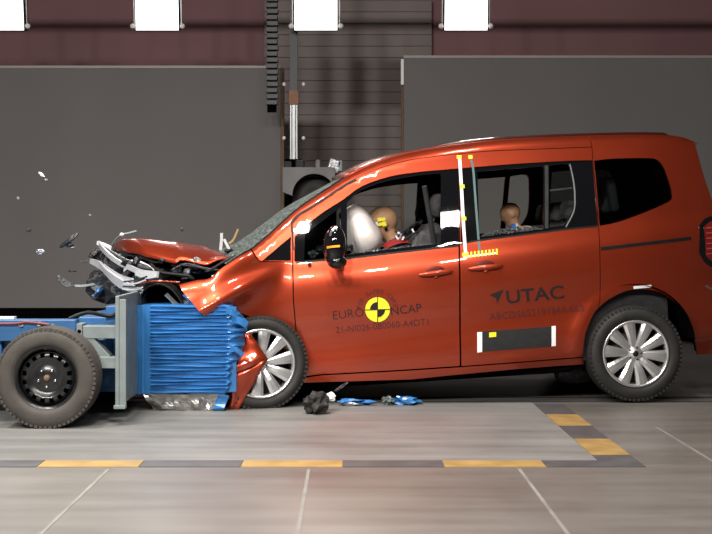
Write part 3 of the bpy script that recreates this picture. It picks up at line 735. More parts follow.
# roof, rails, windscreen, tailgate
XW = PY(344, 177, -.745).x
def ye(x): return S(x, ZR(x) - .002) - .001
def roof(u, v):
    x = lerp(XW, XE + .012, u); a = v * 2 - 1; y = a * ye(x)
    return (x - .05 * (1 - a * a) * (1 - u) ** 2, y, ZR(x) - .002 + .04 * (1 - a * a) * (1 - .6 * u))
solid(MB().grid(roof, 30, 16).build('roof', 'car_paint', car), .02, -1)
solid(MB().grid(lambda u, v: Vector(roof(u, v)) - Vector((0, 0, .05)), 20, 8).build('headliner', 'trim_dark', car), .01)
for sd in (-1, 1):
    path = [(x, sd * (ye(x) - .012), ZR(x) - .006 + (.010 if 0 < k < 24 else -.012)) for k, x in ((k, lerp(topx(424), topx(684), k / 24)) for k in range(25))]
    MB().tube(path, .012, 8).build('roof_rail', 'paint_roof', car)
XB = PY(226, 264, -.84).x
def wscr(u, v):
    x = lerp(XB, XW, u); a = v * 2 - 1; b = lerp(.20, .05, u) * (1 - a * a)
    return (x - b * .75, a * (ye(x) - .008), ZR(x) - .004 + b * .32 + .006 * noise.noise(Vector((u * 6, v * 8, 3))))
MB().grid(wscr, 28, 20).build('windscreen', 'windshield', car)
for sd in (-1, 1):
    MB().ribbon([(x, sd * (ye(x) - .006), ZR(x) + .002) for x in (lerp(XB, XW, k / 14) for k in range(15))], .028, .008, (0, 1, 0)).build('screen_seal', 'black_plastic', car)
MB().grid(lambda u, v: (lerp(XB - .16, XB + .05, u), lerp(-.80, .80, v), ZR(XB) - .045 + .02 * u), 2, 10).build('cowl', 'black_plastic', car)
def tail(u, v):
    k = u * (len(REAR) - 1); i = min(int(k), len(REAR) - 2); x, z = (lerp(REAR[i][j], REAR[i + 1][j], k - i) for j in (0, 1))
    a = v * 2 - 1; return (x + .07 * (1 - a * a), a * (S(x, z) - .002), z)
solid(MB().grid(tail, 24, 16).build('tailgate', 'car_paint', car), .03)
MB().grid(lambda u, v: Vector(tail(.12 + u * .26, .12 + v * .76)) + Vector((.006, 0, .002)), 6, 12).build('rear_screen', 'black_gloss', car)
MB().grid(lambda u, v: Vector(tail(.0, v)) + Vector((lerp(-.03, .035, u), 0, lerp(.004, -.012, u))), 4, 16).build('spoiler', 'car_paint', car)
panel('tail_light', PP([(699, 225.5), (704, 219), (709, 216.6), (719, 214), (721.5, 262), (713, 268), (705, 263), (699, 253)]), 'black_gloss', car, off=.006, thick=.02, gap=0)
panel('tail_lens', PP([(703.5, 227), (709, 222), (718, 219), (720, 258), (712, 262), (705.5, 256)]), 'tail_red', car, off=.010, thick=.01, gap=0)
for k in range(6):
    y = 228 + k * 5.2; strip('lens_line', [(706, y), (719, y - 1.2)], 1.3, 'tail_line', car, .012, .003)
strip('bumper_corner_strip', [(706, 286), (712, 289), (718, 290)], 2.2, 'chrome', car, .002, .006)  # thin bright strip across the bumper corner
MB().span((.1, -.80, .22), (2.3, .80, .30), .02).build('underbody', 'inner_dark', car)
MB().tube(cr([PD(556, 369, 8.75), PD(572, 371, 8.75), PD(590, 371, 8.75)], 3), [.06, .09, .09, .09, .085, .08, .06], 12).build('muffler', 'scrap_dark', car)
RW = Vector((2.716, -.90, .329))
MB().lathe([(.425, -.86), (.425, -.50), (0.0, -.50)], 30, (RW.x, 0, RW.z + .05), True, .05, math.pi - .05).build('wheel_arch_liner', 'inner_dark', car)
MB().lathe([(.425, .86), (.425, .50), (0.0, .50)], 30, (RW.x, 0, RW.z + .05), True, .05, math.pi - .05).build('wheel_arch_liner', 'inner_dark', car)
# wheels
WRC = .327
for sd in (-1, 1):
    rz = 0 if sd < 0 else math.pi
    tyre(car, WRC, .226, .098, 'black_rubber', (RW.x, sd * .80, RW.z), (0, 0, rz)); alloy(car, (RW.x, sd * .81, RW.z), (0, 0, rz))
FW = PD(259, 364.5, 8.10)
tyre(car, .315, .226, .098, 'black_rubber', (FW.x, FW.y + .10, FW.z), (math.radians(-3), math.radians(3), math.radians(9)))
alloy(car, (FW.x, FW.y + .09, FW.z), (math.radians(-3), math.radians(20), math.radians(9)))
tyre(car, .327, .226, .098, 'black_rubber', (.02, .78, .40), (0, 0, math.pi)); alloy(car, (.02, .79, .40), (0, 0, math.pi))
MB().lathe([(.40, -.74), (.40, -.45), (0, -.45)], 26, (FW.x, 0, FW.z + .04), True, -.3, math.pi + .3).build('wheel_arch_liner', 'inner_dark', car)
# torn bumper skin wrapped in front of the front wheel
def fold(px_pts, D, name, m, amp=.02, n=6):
    """a torn sheet spanned between two pixel edges with its own depths"""
    (a0, a1), (b0, b1) = px_pts
    def fn(u, v):
        A = (lerp(a0[0], a1[0], u), lerp(a0[1], a1[1], u), lerp(a0[2], a1[2], u)); B = (lerp(b0[0], b1[0], u), lerp(b0[1], b1[1], u), lerp(b0[2], b1[2], u))
        p = PD(*(lerp(p_, q_, v) for p_, q_ in zip(A, B)))
        p.y += amp * noise.noise(Vector((u * 4 + D, v * 4, D)))
        return p
    return solid(MB().grid(fn, n, n).build(name, m, car), .006)
fold((((238, 334, 8.06), (233, 374, 8.00)), ((250, 333, 8.06), (268, 359, 8.05))), 1.3, 'bumper_flap', 'car_paint', .03)
fold((((233, 374, 8.00), (229, 411, 8.06)), ((268, 359, 8.05), (238, 411, 8.06))), 2.7, 'bumper_flap', 'car_paint', .03)

# ------------------------------------------------------------------ the car: wrecked front end
def PW(px, py, D): return PD(px, py, D + .28)
def scrap(name, c, r, seed, m, parent, rot=(0, 0, 0), amp=.55, sub=2, xf=None):
    bm = bmesh.new(); bmesh.ops.create_icosphere(bm, subdivisions=sub, radius=1.0); R = Matrix.Rotation(rot[2], 3, 'Z') @ Matrix.Rotation(rot[1], 3, 'Y') @ Matrix.Rotation(rot[0], 3, 'X')
    mb = MB(); vs = []
    for v in bm.verts:
        k = 1 + amp * noise.noise(v.co * 1.7 + Vector((seed * 3.1, seed, 0))) + amp * .5 * noise.noise(v.co * 4 + Vector((seed, 2, seed)))
        q = v.co * k; vs.append(Vector(c) + R @ Vector((q.x * r[0], q.y * r[1], q.z * r[2])))
    bm.verts.index_update(); mb.add(vs, [[v.index for v in f.verts] for f in bm.faces]); bm.free()
    return mb.build(name, m, parent, xf)
# bonnet, buckled up along the middle
HN = Curve1([(0, 0), (1, 1)])
near_e = cr([(113, 249.5, 8.95), (125, 252, 8.55), (140, 255, 8.35), (150, 257, 8.28), (174, 262.4, 8.18), (181, 260, 8.18), (204, 263.4, 8.15), (214, 261, 8.17), (228, 257, 8.2)], 4)
crest = cr([(113, 244.5, 9.0), (122, 239.6, 8.75), (132, 238.2, 8.6), (143.5, 239.0, 8.52), (168.7, 240.8, 8.48), (180, 242.3, 8.48), (198, 245.5, 8.48), (211, 248.6, 8.50), (231, 254, 8.6)], 4)
def bonnet(u, v):
    k = u * (len(near_e) - 1); i = min(int(k), len(near_e) - 2); f = k - i
    A = [lerp(a, b, f) for a, b in zip(near_e[i], near_e[i + 1])]; B = [lerp(a, b, f) for a, b in zip(crest[i], crest[i + 1])]
    a = PW(*A); b = PW(*B)
    if v <= .5:
        t = v * 2; p = a.lerp(b, t); p.z += .022 * math.sin(t * math.pi) * (.35 + .65 * math.sin(u * math.pi)) + .010 * noise.noise(Vector((u * 7, t * 3, 4)))
    else:
        t = (v - .5) * 2; c = Vector((b.x, .72, min(b.z, .97) - .05)); p = b.lerp(c, t); p.z += .05 * math.sin(t * math.pi)
    return p
solid(MB().grid(bonnet, 34, 14).build('bonnet', 'car_paint', car), .012)
def under(u, v):
    p = Vector(bonnet(u, v * .9 + .04)); p.z -= .03 + .02 * abs(math.sin(u * 20)); return p
MB().grid(under, 30, 8).build('bonnet_liner', 'scrap_dark', car)
# engine bay
random.seed(11)
for (px, py, D, w, h, d, m) in ((195, 272, 8.35, .34, .10, .4, 'scrap_dark'), (165, 272, 8.45, .30, .14, .5, 'scrap_dark'), (215, 270, 8.3, .16, .07, .3, 'black_plastic'), (150, 282, 8.35, .3, .2, .5, 'scrap_dark'), (185, 284, 8.3, .34, .16, .5, 'inner_dark')):
    p = PW(px, py, D + .15); scrap('engine_part', p, (w / 2, d / 2, h / 2), px * .1, m, car, amp=.5)
for k in range(26):
    px = random.uniform(128, 236); py = 258 + (px - 128) * .05 + random.uniform(0, 18); s = random.uniform(.012, .035)
    scrap('broken_fitting', PW(px, py, 8.22 + random.uniform(-.05, .1)), (s * random.uniform(1, 2.4), s, s * random.uniform(.5, 1.2)), k * 1.7, random.choice(['scrap_dark', 'scrap_dark', 'scrap_metal', 'black_plastic']), car, (random.random() * 3, random.random() * 3, 0), .5, 1)
for pts, r, m in (([(172, 270), (186, 264), (204, 268), (218, 270)], .008, 'scrap_dark'), ([(180, 265), (196, 267), (215, 272)], .010, 'black_plastic'), ([(150, 264), (160, 272), (172, 274), (190, 276)], .012, 'black_plastic'), ([(206, 272), (214, 268), (224, 262), (236, 256)], .012, 'black_plastic'), ([(140, 262), (152, 268), (158, 278)], .009, 'scrap_metal')):
    MB().tube(cr([PW(x, y, 8.14) for x, y in pts], 4), r, 7).build('hose', m, car)
MB().tube(cr([PW(x, y, D) for x, y, D in ((140, 283.5, 8.0), (152, 281.5, 7.98), (166, 281.6, 7.96), (180, 282.8, 7.92))], 4), .007, 6).build('wing_edge', 'car_paint', car)
# wheel house liner pushed up over the barrier
pth = cr([PW(x, y, 7.86) for x, y in ((140, 306), (142, 294), (149, 286.5), (160, 284.5), (171, 289), (179, 298), (184, 307))], 4)
MB().ribbon([Vector(p) + Vector((0, .2, 0)) for p in pth], .42, .008, (0, 1, 0)).build('wheel_house_liner', 'black_plastic', car)
scrap('wheel_house_core', PW(161, 298, 8.25), (.12, .12, .08), 3, 'inner_dark', car)
MB().ribbon(cr([PW(x, y, 7.84) for x, y in ((166, 294), (171, 299), (176, 304), (181, 308))], 3), .05, .006, (.3, 1, .2)).build('torn_strut', 'aluminium', car)
MB().ribbon(cr([PW(x, y, 7.86) for x, y in ((184, 294), (189, 299), (196, 306))], 3), .05, .006, (.3, 1, .2)).build('torn_strip', 'blue_foil', car)
scrap('torn_lump', PW(190, 303, 8.0), (.06, .06, .035), 8, 'scrap_dark', car)
# grille bars, bumper beam, headlamp wreck
def px_strip(name, pts, w, t, m, up=(0, .25, 1), n=4): return MB().ribbon(cr([PW(*p) for p in pts], n), w, t, up).build(name, m, car)
px_strip('grille_bar', [(99, 243, 8.92), (103, 249, 8.72), (110, 256, 8.52), (120, 263, 8.32), (131, 268, 8.12), (141, 272, 7.97), (158, 274, 7.82)], .034, .016, 'bright_trim')
px_strip('grille_bar', [(102, 246, 8.82), (112, 252, 8.57), (124, 259, 8.37), (138, 265, 8.17), (150, 268, 8.02)], .016, .012, 'scrap_metal')
px_strip('bumper_beam', [(91, 261, 8.82), (99, 264.5, 8.67), (105, 270, 8.52), (112, 277, 8.32), (121, 283.5, 8.12), (131, 288, 7.92), (141, 291, 7.77)], [.034, .05, .036, .052, .06, .05, .03], .02, 'bright_trim')
px_strip('beam_flange', [(104, 266, 8.57), (112, 272, 8.37), (122, 277.5, 8.17), (133, 280.5, 7.97)], .03, .01, 'bright_trim')
for k in range(5):
    y = 279 + k * 3.1
    px_strip('grille_slat', [(124 - k * .5, y + 2.5 - (k * .6), 7.86), (135, y + 1.5, 7.78), (147 - k * 1.5, y - 2.5 + k * .5, 7.70)], .009, .008, 'bright_trim' if k % 2 else 'scrap_dark')
px_strip('grille_bar', [(136, 273, 7.87), (147, 276.5, 7.77), (157, 275, 7.70)], .030, .012, 'bright_trim')
px_strip('lamp_bezel', [(98, 243, 8.92), (104, 245, 8.82), (110, 248, 8.72)], .028, .02, 'white_plastic')
px_strip('whisker', [(110, 248, 9.0), (116, 239, 8.95), (122, 234.5, 8.9), (129, 232.8, 8.9), (136.5, 230.8, 8.9)], .010, .006, 'grey_steel')
scrap('whisker_clip', PW(122, 234.5, 8.9), (.018, .014, .012), 4, 'white_plastic', car)
for (px, py, D, a, b, c, m, sd) in ((96, 281, 8.9, .07, .10, .055, 'scrap_dark', 1), (106, 287, 8.7, .10, .12, .07, 'scrap_dark', 2), (117, 288, 8.5, .10, .12, .06, 'scrap_dark', 3), (99, 291, 8.6, .05, .04, .02, 'blue_paint', 4),
                                    (112, 263, 8.9, .08, .12, .06, 'scrap_dark', 5), (124, 271, 8.7, .11, .12, .05, 'scrap_dark', 6), (100, 254, 9.15, .05, .06, .05, 'scrap_dark', 7), (136, 262, 8.6, .10, .14, .05, 'scrap_dark', 8), (130, 281, 8.5, .10, .1, .05, 'inner_dark', 9),
                                    (93, 256, 9.15, .03, .03, .035, 'scrap_dark', 10), (95, 275, 8.95, .045, .03, .016, 'scrap_metal', 11), (104, 258, 9.0, .03, .03, .02, 'chrome', 12), (128, 292, 8.3, .12, .1, .03, 'scrap_dark', 13), (140, 285, 8.2, .05, .08, .06, 'scrap_dark', 14),
                                    (121, 257, 8.7, .03, .02, .02, 'scrap_metal', 15), (126, 273, 8.5, .03, .02, .02, 'white_plastic', 16), (110, 269, 8.75, .02, .02, .03, 'white_plastic', 17), (94, 297, 8.6, .02, .02, .012, 'scrap_metal', 18)):
    scrap('front_wreck', PW(px, py, D), (a, b, c), sd, m, car, (sd, sd * .7, sd * .3), .6)
px_strip('lower_beam', [(122, 297, 8.2), (130, 295, 8.1), (139, 292.5, 8.0)], .04, .01, 'grey_steel')
px_strip('dangling_arm', [(58, 276, 8.6), (62, 280, 8.6), (68, 284, 8.6), (80, 286, 8.6), (95, 284, 8.65), (108, 281, 8.7)], .016, .012, 'grey_steel')
px_strip('arm_paddle', [(58, 277, 8.58), (62, 281, 8.58), (67, 284, 8.58), (74, 284.5, 8.58)], [.02, .05, .045, .02], .012, 'scrap_dark')
px_strip('crash_wire', [(88, 260, 9.2), (84, 262, 9.2), (80, 261, 9.2)], .008, .006, 'scrap_dark')
# broken wiper arms on the scuttle
px_strip('wiper_arm', [(220.5, 250, 8.3), (221.5, 240, 8.3), (221.5, 233, 8.3)], .020, .010, 'bright_trim', (1, 0, 0))
px_strip('wiper_arm', [(229.5, 249.5, 8.3), (226.5, 244, 8.3), (224, 239, 8.3)], .018, .010, 'bright_trim', (1, 0, 0))
px_strip('wiper_arm', [(229, 243.5, 8.3), (233, 240, 8.3), (236, 234, 8.3), (238, 229, 8.3)], .014, .01, 'stripe_yellow', (1, 0, 0))
scrap('wiper_base', PW(229, 250.5, 8.32), (.035, .03, .018), 5, 'black_plastic', car)
px_strip('screen_base_trim', [(212, 277, 7.88), (216, 276, 7.88)], .02, .006, 'post_steel')
MB().tube([(lambda p: (p[0], -S(*p) - .02, p[1]))(P(254, 268)), (lambda p: (p[0], -S(*p), p[1]))(P(254, 268))], .012, 8).build('sensor_stud', 'black_plastic', car)
MB().tube([(lambda p: (p[0], -S(*p) - .02, p[1]))(P(309.5, 264.5)), (lambda p: (p[0], -S(*p), p[1]))(P(309.5, 264.5))], .013, 8).build('sensor_stud', 'black_plastic', car)

# ------------------------------------------------------------------ the car: outer fittings
def surf(px, py, off=0.):
    x, z = P(px, py); return Vector((x, -(S(x, z) + off), z))
def handle(x0, x1, y0, y1, parent):
    a = surf(x0, y0); b = surf(x1, y1); c = (a + b) / 2; L = (b - a).length; ang = -math.atan2(b.z - a.z, b.x - a.x); R = Matrix.Rotation(ang, 3, 'Y')
    hd = MB().ell(c + Vector((0, -.016, 0)), (L * .5, .018, .019), 20, 10, R).build('handle', 'car_paint', parent)
    MB().ell(c + Vector((.0, -.001, .012)), (L * .27, .007, .034), 18, 8, R).build('handle_cup', 'paint_shaded', hd)
    MB().ell(c + Vector((.004, -.004, -.026)), (.022, .012, .010), 10, 6, R).build('lock', 'car_paint', hd)
handle(418, 453, 275, 271, door_f); handle(467.5, 503, 269, 265.5, door_r)
# door mirror, folded
mo = PD(334.5, 246, 8.03)
mm = MB().ell(mo, (.075, .085, .135), 20, 14, Matrix.Rotation(.12, 3, 'Y')).build('mirror', 'black_gloss', door_f)
MB().tube(cr([mo + Vector((.02, .0, -.10)), mo + Vector((.03, .05, -.13)), Vector(surf(338, 262))], 4), .034, 10).build('mirror_foot', 'car_paint', mm)
MB().ell(mo + Vector((.01, -.01, -.105)), (.065, .08, .045), 16, 8).build('mirror_base', 'black_gloss', mm)
MB().ribbon(cr([PD(327, 247.5, 7.92), PD(333, 246.6, 7.935), PD(340, 246, 7.93)], 4), .014, .008).build('indicator', 'orange_led', mm)
MB().ribbon(cr([PD(330, 236, 7.96), PD(332, 230, 7.965), PD(337, 227, 7.97)], 4), .014, .006, (1, 0, 0)).build('mirror_edge', 'chrome', mm)
# tapes and rulers
t1 = strip('white_tape', cr([(459.6, 158), (461.5, 190), (463.8, 230), (465.6, 254.5)], 5), 3.1, 'white_tape', car, .004)
for x, y in ((459, 157), (462, 186.5), (463.8, 218.5), (464.5, 254.5)): strip('tape_mark', [(x - 2.3, y + .1), (x + 2.3, y - .1)], 3.6, 'yellow', t1, .007)
t2 = strip('green_tape', cr([(470, 158), (473, 168), (475.5, 200), (478.2, 235), (480, 257)], 5), 2.2, 'green_tape', car, .003)
strip('tape_mark', [(468.3, 157.2), (472.3, 156.8)], 3.6, 'yellow', t2, .007)
rl = strip('ruler_tape', [(463, 257), (497, 253)], 1.8, 'white_tape', door_r, .003)
for k in range(9):
    x = 467.5 + k * 3.65; y = 255.3 - k * .42; strip('ruler_tick', [(x, y + 2.6), (x, y - 3.2)], 1.7, 'yellow', rl, .006)
# stuck-on measuring panel
pn = panel('measuring_panel', PP([(482, 331.6), (551.6, 326.4), (551.6, 346.4), (482, 351.6)]), 'decal_panel', door_r, off=.004, thick=.004, gap=0)
panel('panel_end', PP([(477.2, 332.3), (482, 331.9), (482, 352), (477.2, 352.5)]), 'white_tape', pn, off=.005, thick=.004, gap=0)
panel('panel_end', PP([(551.4, 326.2), (555.6, 325.8), (555.6, 345.8), (551.4, 346.3)]), 'white_tape', pn, off=.005, thick=.004, gap=0)
panel('panel_patch', PP([(489, 332.6), (496, 332), (496, 336.6), (489, 337.2)]), 'yellow', pn, off=.008, thick=.003, gap=0)
# round quartered marker
mk = [(377.5 + 12.4 * math.cos(2 * math.pi * k / 40), 309.6 + 12.4 * math.sin(2 * math.pi * k / 40)) for k in range(40)]
mko = panel('round_marker', PP(mk), 'marker_yellow', door_f, off=.003, thick=.002, gap=0)
panel('marker_rim', PP([(377.5 + 12.9 * math.cos(2 * math.pi * k / 40), 309.6 + 12.9 * math.sin(2 * math.pi * k / 40)) for k in range(40)]), 'decal_black', mko, off=.002, thick=.001, gap=0)
for a0 in (math.pi, 0):
    sec = [(377.5, 309.6)] + [(377.5 + 7.6 * math.cos(a0 + math.pi / 2 * k / 10), 309.6 + 7.6 * math.sin(a0 + math.pi / 2 * k / 10)) for k in range(11)]
    panel('marker_quadrant', PP(sec), 'decal_black', mko, off=.005, thick=.001, gap=0)
strip('marker_line', [(365, 309.9), (390, 309.3)], .8, 'decal_black', mko, .0055, .001); strip('marker_line', [(377.5, 297), (377.5, 322)], .8, 'decal_black', mko, .0055, .001)
# lettering
def letters(txt, p0, p1, h, m, parent, off=.003, name='lettering', bold=0.):
    cu = bpy.data.curves.new('t', 'FONT'); cu.body = txt; cu.size = 1.0; cu.offset = bold; cu.resolution_u = 3
    ob = bpy.data.objects.new('t', cu); COL.objects.link(ob); bpy.context.view_layer.update()
    me = bpy.data.meshes.new_from_object(ob.evaluated_get(bpy.context.evaluated_depsgraph_get()))
    bpy.data.objects.remove(ob)
    xs = [v.co.x for v in me.vertices]; ys = [v.co.y for v in me.vertices]; x0, x1 = min(xs), max(xs); y1 = max(ys)
    A = Vector(p0); B = Vector(p1); up = Vector((-(B - A).y, (B - A).x)).normalized(); up = up if up.y < 0 else -up
    vs = []
    for v in me.vertices:
        q = A + (B - A) * ((v.co.x - x0) / (x1 - x0)) + up * (max(v.co.y, 0) / y1 * h); vs.append(surf(q.x, q.y, off))
    o = MB().add(vs, [list(p.vertices) for p in me.polygons]).build(name, m, parent); bpy.data.meshes.remove(me); return o
letters('EURO', (333.5, 319.6), (364, 316.4), 8.4, 'decal_black', door_f, bold=-.012)
letters('NCAP', (391.5, 315.4), (422, 311.6), 8.4, 'decal_black', door_f)
letters('21-NI026-080060-A4DT1', (336, 333), (428.5, 324.6), 6.2, 'decal_faded', door_f)
arc = 'FOR SAFER CARS'
for i, c in enumerate(arc):
    if c == ' ': continue
    a = math.radians(lerp(172, 14, i / (len(arc) - 1))); r = 16.4; cxp, cyp = 377.5 + r * math.cos(a), 309.6 - r * math.sin(a)
    t = Vector((math.sin(a), math.cos(a))) * 1.55
    letters(c, (cxp - t.x, cyp - t.y), (cxp + t.x, cyp + t.y), 4.2, 'decal_faded', door_f)
letters('UTAC', (507, 303.6), (564.5, 298.2), 13.2, 'decal_black', door_r, bold=.012)
panel('logo_arrow', PP([(489.5, 295), (503.6, 289.4), (497, 303.5), (496.2, 298)]), 'decal_black', door_r, off=.003, thick=.001, gap=0)
letters('ABCD5652191844-662', (489.5, 320), (584, 310.8), 6.6, 'decal_faded', door_r)

# ------------------------------------------------------------------ the car: cabin
def seat(x, y, parent, w=.5, name='front_seat', tilt=.28, m='seat_fabric', up=.2):
    st = MB().box((x - .22, y, .44 + up), (.54, w, .17), Matrix.Rotation(-.12, 3, 'Y'), .06).build(name, m, parent)
    R = Matrix.Rotation(tilt, 3, 'Y')
    MB().box((x + .13, y, .78 + up), (.16, w, .66), R, .07).build('backrest', m, st)
    MB().box((x + .05, y, .78 + up), (.10, w * .6, .5), R, .04).build('backrest_insert', 'seat_grey' if w < .6 else m, st)
    if w < .6:
        MB().box((x + .25, y, 1.22 + up), (.11, .27, .18), R, .045).build('headrest', m, st)
        for s in (-.06, .06): MB().tube([(x + .2, y + s, 1.05 + up), (x + .235, y + s, 1.17 + up)], .008).build('headrest_post', 'chrome', st)
    for s in (-1, 1): MB().box((x + .09, y + s * w * .46, .80 + up), (.13, .06, .5), R, .028).build('side_bolster', m, st)
    return st
XS = PY(428, 215, -.37).x - .19
seat(XS, -.38, car); seat(XS, .38, car)
XRB = PY(540, 205, -.2).x - .10
rb = seat(XRB, 0, car, 1.36, 'rear_bench', .25, up=.14)
for y in (-.42, 0, .42): MB().box((XRB + .26, y, 1.33), (.1, .24, .15), Matrix.Rotation(.25, 3, 'Y'), .04).build('headrest', 'seat_fabric', rb)
MB().grid(lambda u, v: (lerp(XA + .12, XA + .62, u), lerp(-.74, .74, v), 1.0 - .10 * u * u - .02), 8, 8).build('dashboard', 'trim_dark', car)
MB().span((XA + .25, -.74, .55), (XA + .6, .74, .88), .05).build('dashboard_lower', 'trim_dark', car)
for sd in (-1, 1):
    MB().grid(lambda u, v: (lerp(.35, 3.0, u), sd * (S(lerp(.35, 3.0, u), .9) - .075), lerp(.3, belt(lerp(.35, 3.0, u)) - .03, v)), 20, 4).build('door_trim', 'trim_dark', car)
    for xx in (PY(455, 205, -.8).x, PY(586, 205, -.8).x):
        MB().bar((xx, sd * (S(xx, 1.1) - .09), 1.05), (xx + .05, sd * (S(xx + .05, 1.66) - .09), 1.66), .05, .09, (1, 0, 0), .01).build('inner_pillar', 'trim_dark', car)
MB().tube([(PY(424, 180, -.8).x, -.80, 1.55), (PY(430, 215, -.7).x, -.72, 1.30), (PY(436, 245, -.6).x, -.62, 1.02)], .018, 8).build('seat_belt', 'trim_dark', car)
sw = PY(352, 238, -.38)
swR = Matrix.Translation(sw) @ Matrix.Rotation(math.radians(68), 4, 'Y')
tor = MB().tube([(.185 * math.cos(2 * math.pi * k / 28), .185 * math.sin(2 * math.pi * k / 28), 0) for k in range(29)], .016, 8, caps=False).build('steering_wheel', 'black_plastic', car, swR)
for k in range(3):
    a = k * 2.09; MB().bar((0, 0, .02), (.18 * math.cos(a), .18 * math.sin(a), 0), .04, .015).build('wheel_spoke', 'black_plastic', tor, swR)
ab = PY(360, 231, -.47)
def bag(u, v):
    a = u * 2 * math.pi; b = (v - .5) * math.pi; cb = math.copysign(abs(math.cos(b)) ** .7, math.cos(b))
    q = Vector((.118 * cb * math.cos(a), .25 * cb * math.sin(a), .19 * math.sin(b)))
    q += q.normalized() * .012 * noise.noise(q * 9 + Vector((3, 0, 0)))
    q.x *= 1 + .25 * clamp(-q.z / .19, 0, 1)
    return ab + Matrix.Rotation(math.radians(-22), 3, 'Y') @ q
MB().grid(bag, 28, 18).build('airbag', 'airbag', car)
scrap('broken_trim', PY(322, 250, -.6), (.05, .04, .03), 3, 'scrap_dark', car)
scrap('broken_trim', PY(313, 254, -.6), (.03, .03, .025), 6, 'grey_steel', car)
# crumbled glass left along the window edges
random.seed(4)
def crumbs(x0, x1, y0, y1, n, hgt, parent):
    mb = MB()
    for k in range(n):
        t = random.random(); p = surf(lerp(x0, x1, t), lerp(y0, y1, t) - random.random() * hgt * math.sin(math.pi * min(1, t * 1.1)) ** .5, -.02 - random.random() * .02); s = random.uniform(.006, .014)
        mb.box(p, (s, s, s * .8), Matrix.Rotation(random.random() * 3, 3, 'Y') @ Matrix.Rotation(random.random() * 3, 3, 'X'))
    tag(mb.build('glass_crumbs', 'crumb', parent), kind='stuff')
mat('crumb', (.06, .065, .065), .3, 0, .5, var=.5, vscale=90)
crumbs(482, 546, 237.2, 229, 260, 5.5, door_r); crumbs(349, 442, 255, 244, 160, 1.8, door_f)
# dim things seen through the tinted quarter window
MB().box(PY(608, 195, -.2), (.07, .3, .26), Matrix.Rotation(-.1, 3, 'Y'), .03).build('luggage_bracket', 'white_plastic', car)

# ------------------------------------------------------------------ test dummies (each one continuous body)
def fig(name, joints, edges, head, hr, face, label, cat, root, voxel=.008, skin_z=None, mats=('dummy_skin', 'dummy_suit')):
    me = bpy.data.meshes.new('b'); ks = list(joints); me.from_pydata([joints[k][0] for k in ks], [(ks.index(a), ks.index(b)) for a, b in edges], [])
    ob = bpy.data.objects.new('b', me); COL.objects.link(ob)
    sk = ob.modifiers.new('Skin', 'SKIN')
    for i, k in enumerate(ks):
        r = joints[k][1]; me.skin_vertices[0].data[i].radius = (r, r); me.skin_vertices[0].data[i].use_root = (k == root)
    ob.modifiers.new('Sub', 'SUBSURF').levels = 2
    bpy.context.view_layer.update()
    bm_ = bpy.data.meshes.new_from_object(ob.evaluated_get(bpy.context.evaluated_depsgraph_get())); bpy.data.objects.remove(ob)
    mb = MB().add([v.co for v in bm_.vertices], [list(p.vertices) for p in bm_.polygons], True)
    H = Vector(head); F = Matrix.Rotation(face, 3, 'Y')
    def ad(c, r): mb.ell(H + F @ (Vector(c) * hr), [q * hr for q in r], 20, 14, F)
    ad((.06, 0, .12), (.98, .78, .92)); ad((-.18, 0, -.30), (.66, .60, .80)); ad((-.55, 0, -.86), (.26, .34, .24))      # skull, face, chin
    ad((-.86, 0, -.12), (.16, .13, .22)); ad((-.76, 0, .16), (.14, .50, .10)); ad((-.70, 0, -.56), (.12, .30, .08))      # nose, brow, lips
    for s in (-1, 1): ad((.08, s * .76, -.10), (.17, .08, .28)); ad((-.60, s * .34, -.28), (.20, .18, .18))              # ears, cheeks
    o2 = mb.build('b2', None); rm = o2.modifiers.new('R', 'REMESH'); rm.mode = 'VOXEL'; rm.voxel_size = voxel; rm.use_smooth_shade = True
    sm = o2.modifiers.new('S', 'SMOOTH'); sm.iterations = 3; sm.factor = .5
    bpy.context.view_layer.update()
    fin = bpy.data.meshes.new_from_object(o2.evaluated_get(bpy.context.evaluated_depsgraph_get())); bpy.data.objects.remove(o2)
    for m in mats: fin.materials.append(M[m])
    for p in fin.polygons: p.use_smooth = True; p.material_index = 0 if (p.center - H).length < hr * 1.32 else (mats.__len__() > 1)
    org = Vector(joints[root][0]); fin.transform(Matrix.Translation(-org)); fin.name = name
    o = bpy.data.objects.new(name, fin); COL.objects.link(o); o.matrix_world = MC @ Matrix.Translation(org)
    return tag(o, label, cat), org
def hand(j, e, side, w, d, s=1.):
    """palm knuckles and five bent fingers added to a skeleton"""
    d = Vector(d).normalized(); lat = d.cross(Vector((0, 0, 1))).normalized(); W_ = Vector(j[w][0]); dn = Vector((0, 0, -1))
    for k in range(4):
        o = (k - 1.5) * .021 * s; L = (.030, .036, .034, .026)[k] * s
        a = W_ + d * .085 * s + lat * o; b = a + d * L * .9 + dn * .008; c = b + d * L * .5 + dn * L * .7
        for nm, p, r in ((f'{w}k{k}', a, .011), (f'{w}m{k}', b, .0095), (f'{w}t{k}', c, .0085)): j[nm] = (p, r * s)
        e += [(w, f'{w}k{k}'), (f'{w}k{k}', f'{w}m{k}'), (f'{w}m{k}', f'{w}t{k}')]
    a = W_ + d * .03 * s + lat * side * .035 * s; b = a + d * .035 * s + lat * side * .015 * s + dn * .01
    j[w + 'u0'] = (a, .012 * s); j[w + 'u1'] = (b, .0095 * s); e += [(w, w + 'u0'), (w + 'u0', w + 'u1')]
HD = PY(382.5, 222.5, -.37); yD = -.37
px_, pz_ = XS - .10, .84
J = {'pelvis': (Vector((px_, yD, pz_)), .15), 'belly': (Vector((lerp(px_, HD.x, .38), yD, .96)), .135), 'chest': (Vector((HD.x + .17, yD, HD.z - .30)), .15), 'neck': (Vector((HD.x + .075, yD, HD.z - .14)), .055), 'head': (HD, .07)}
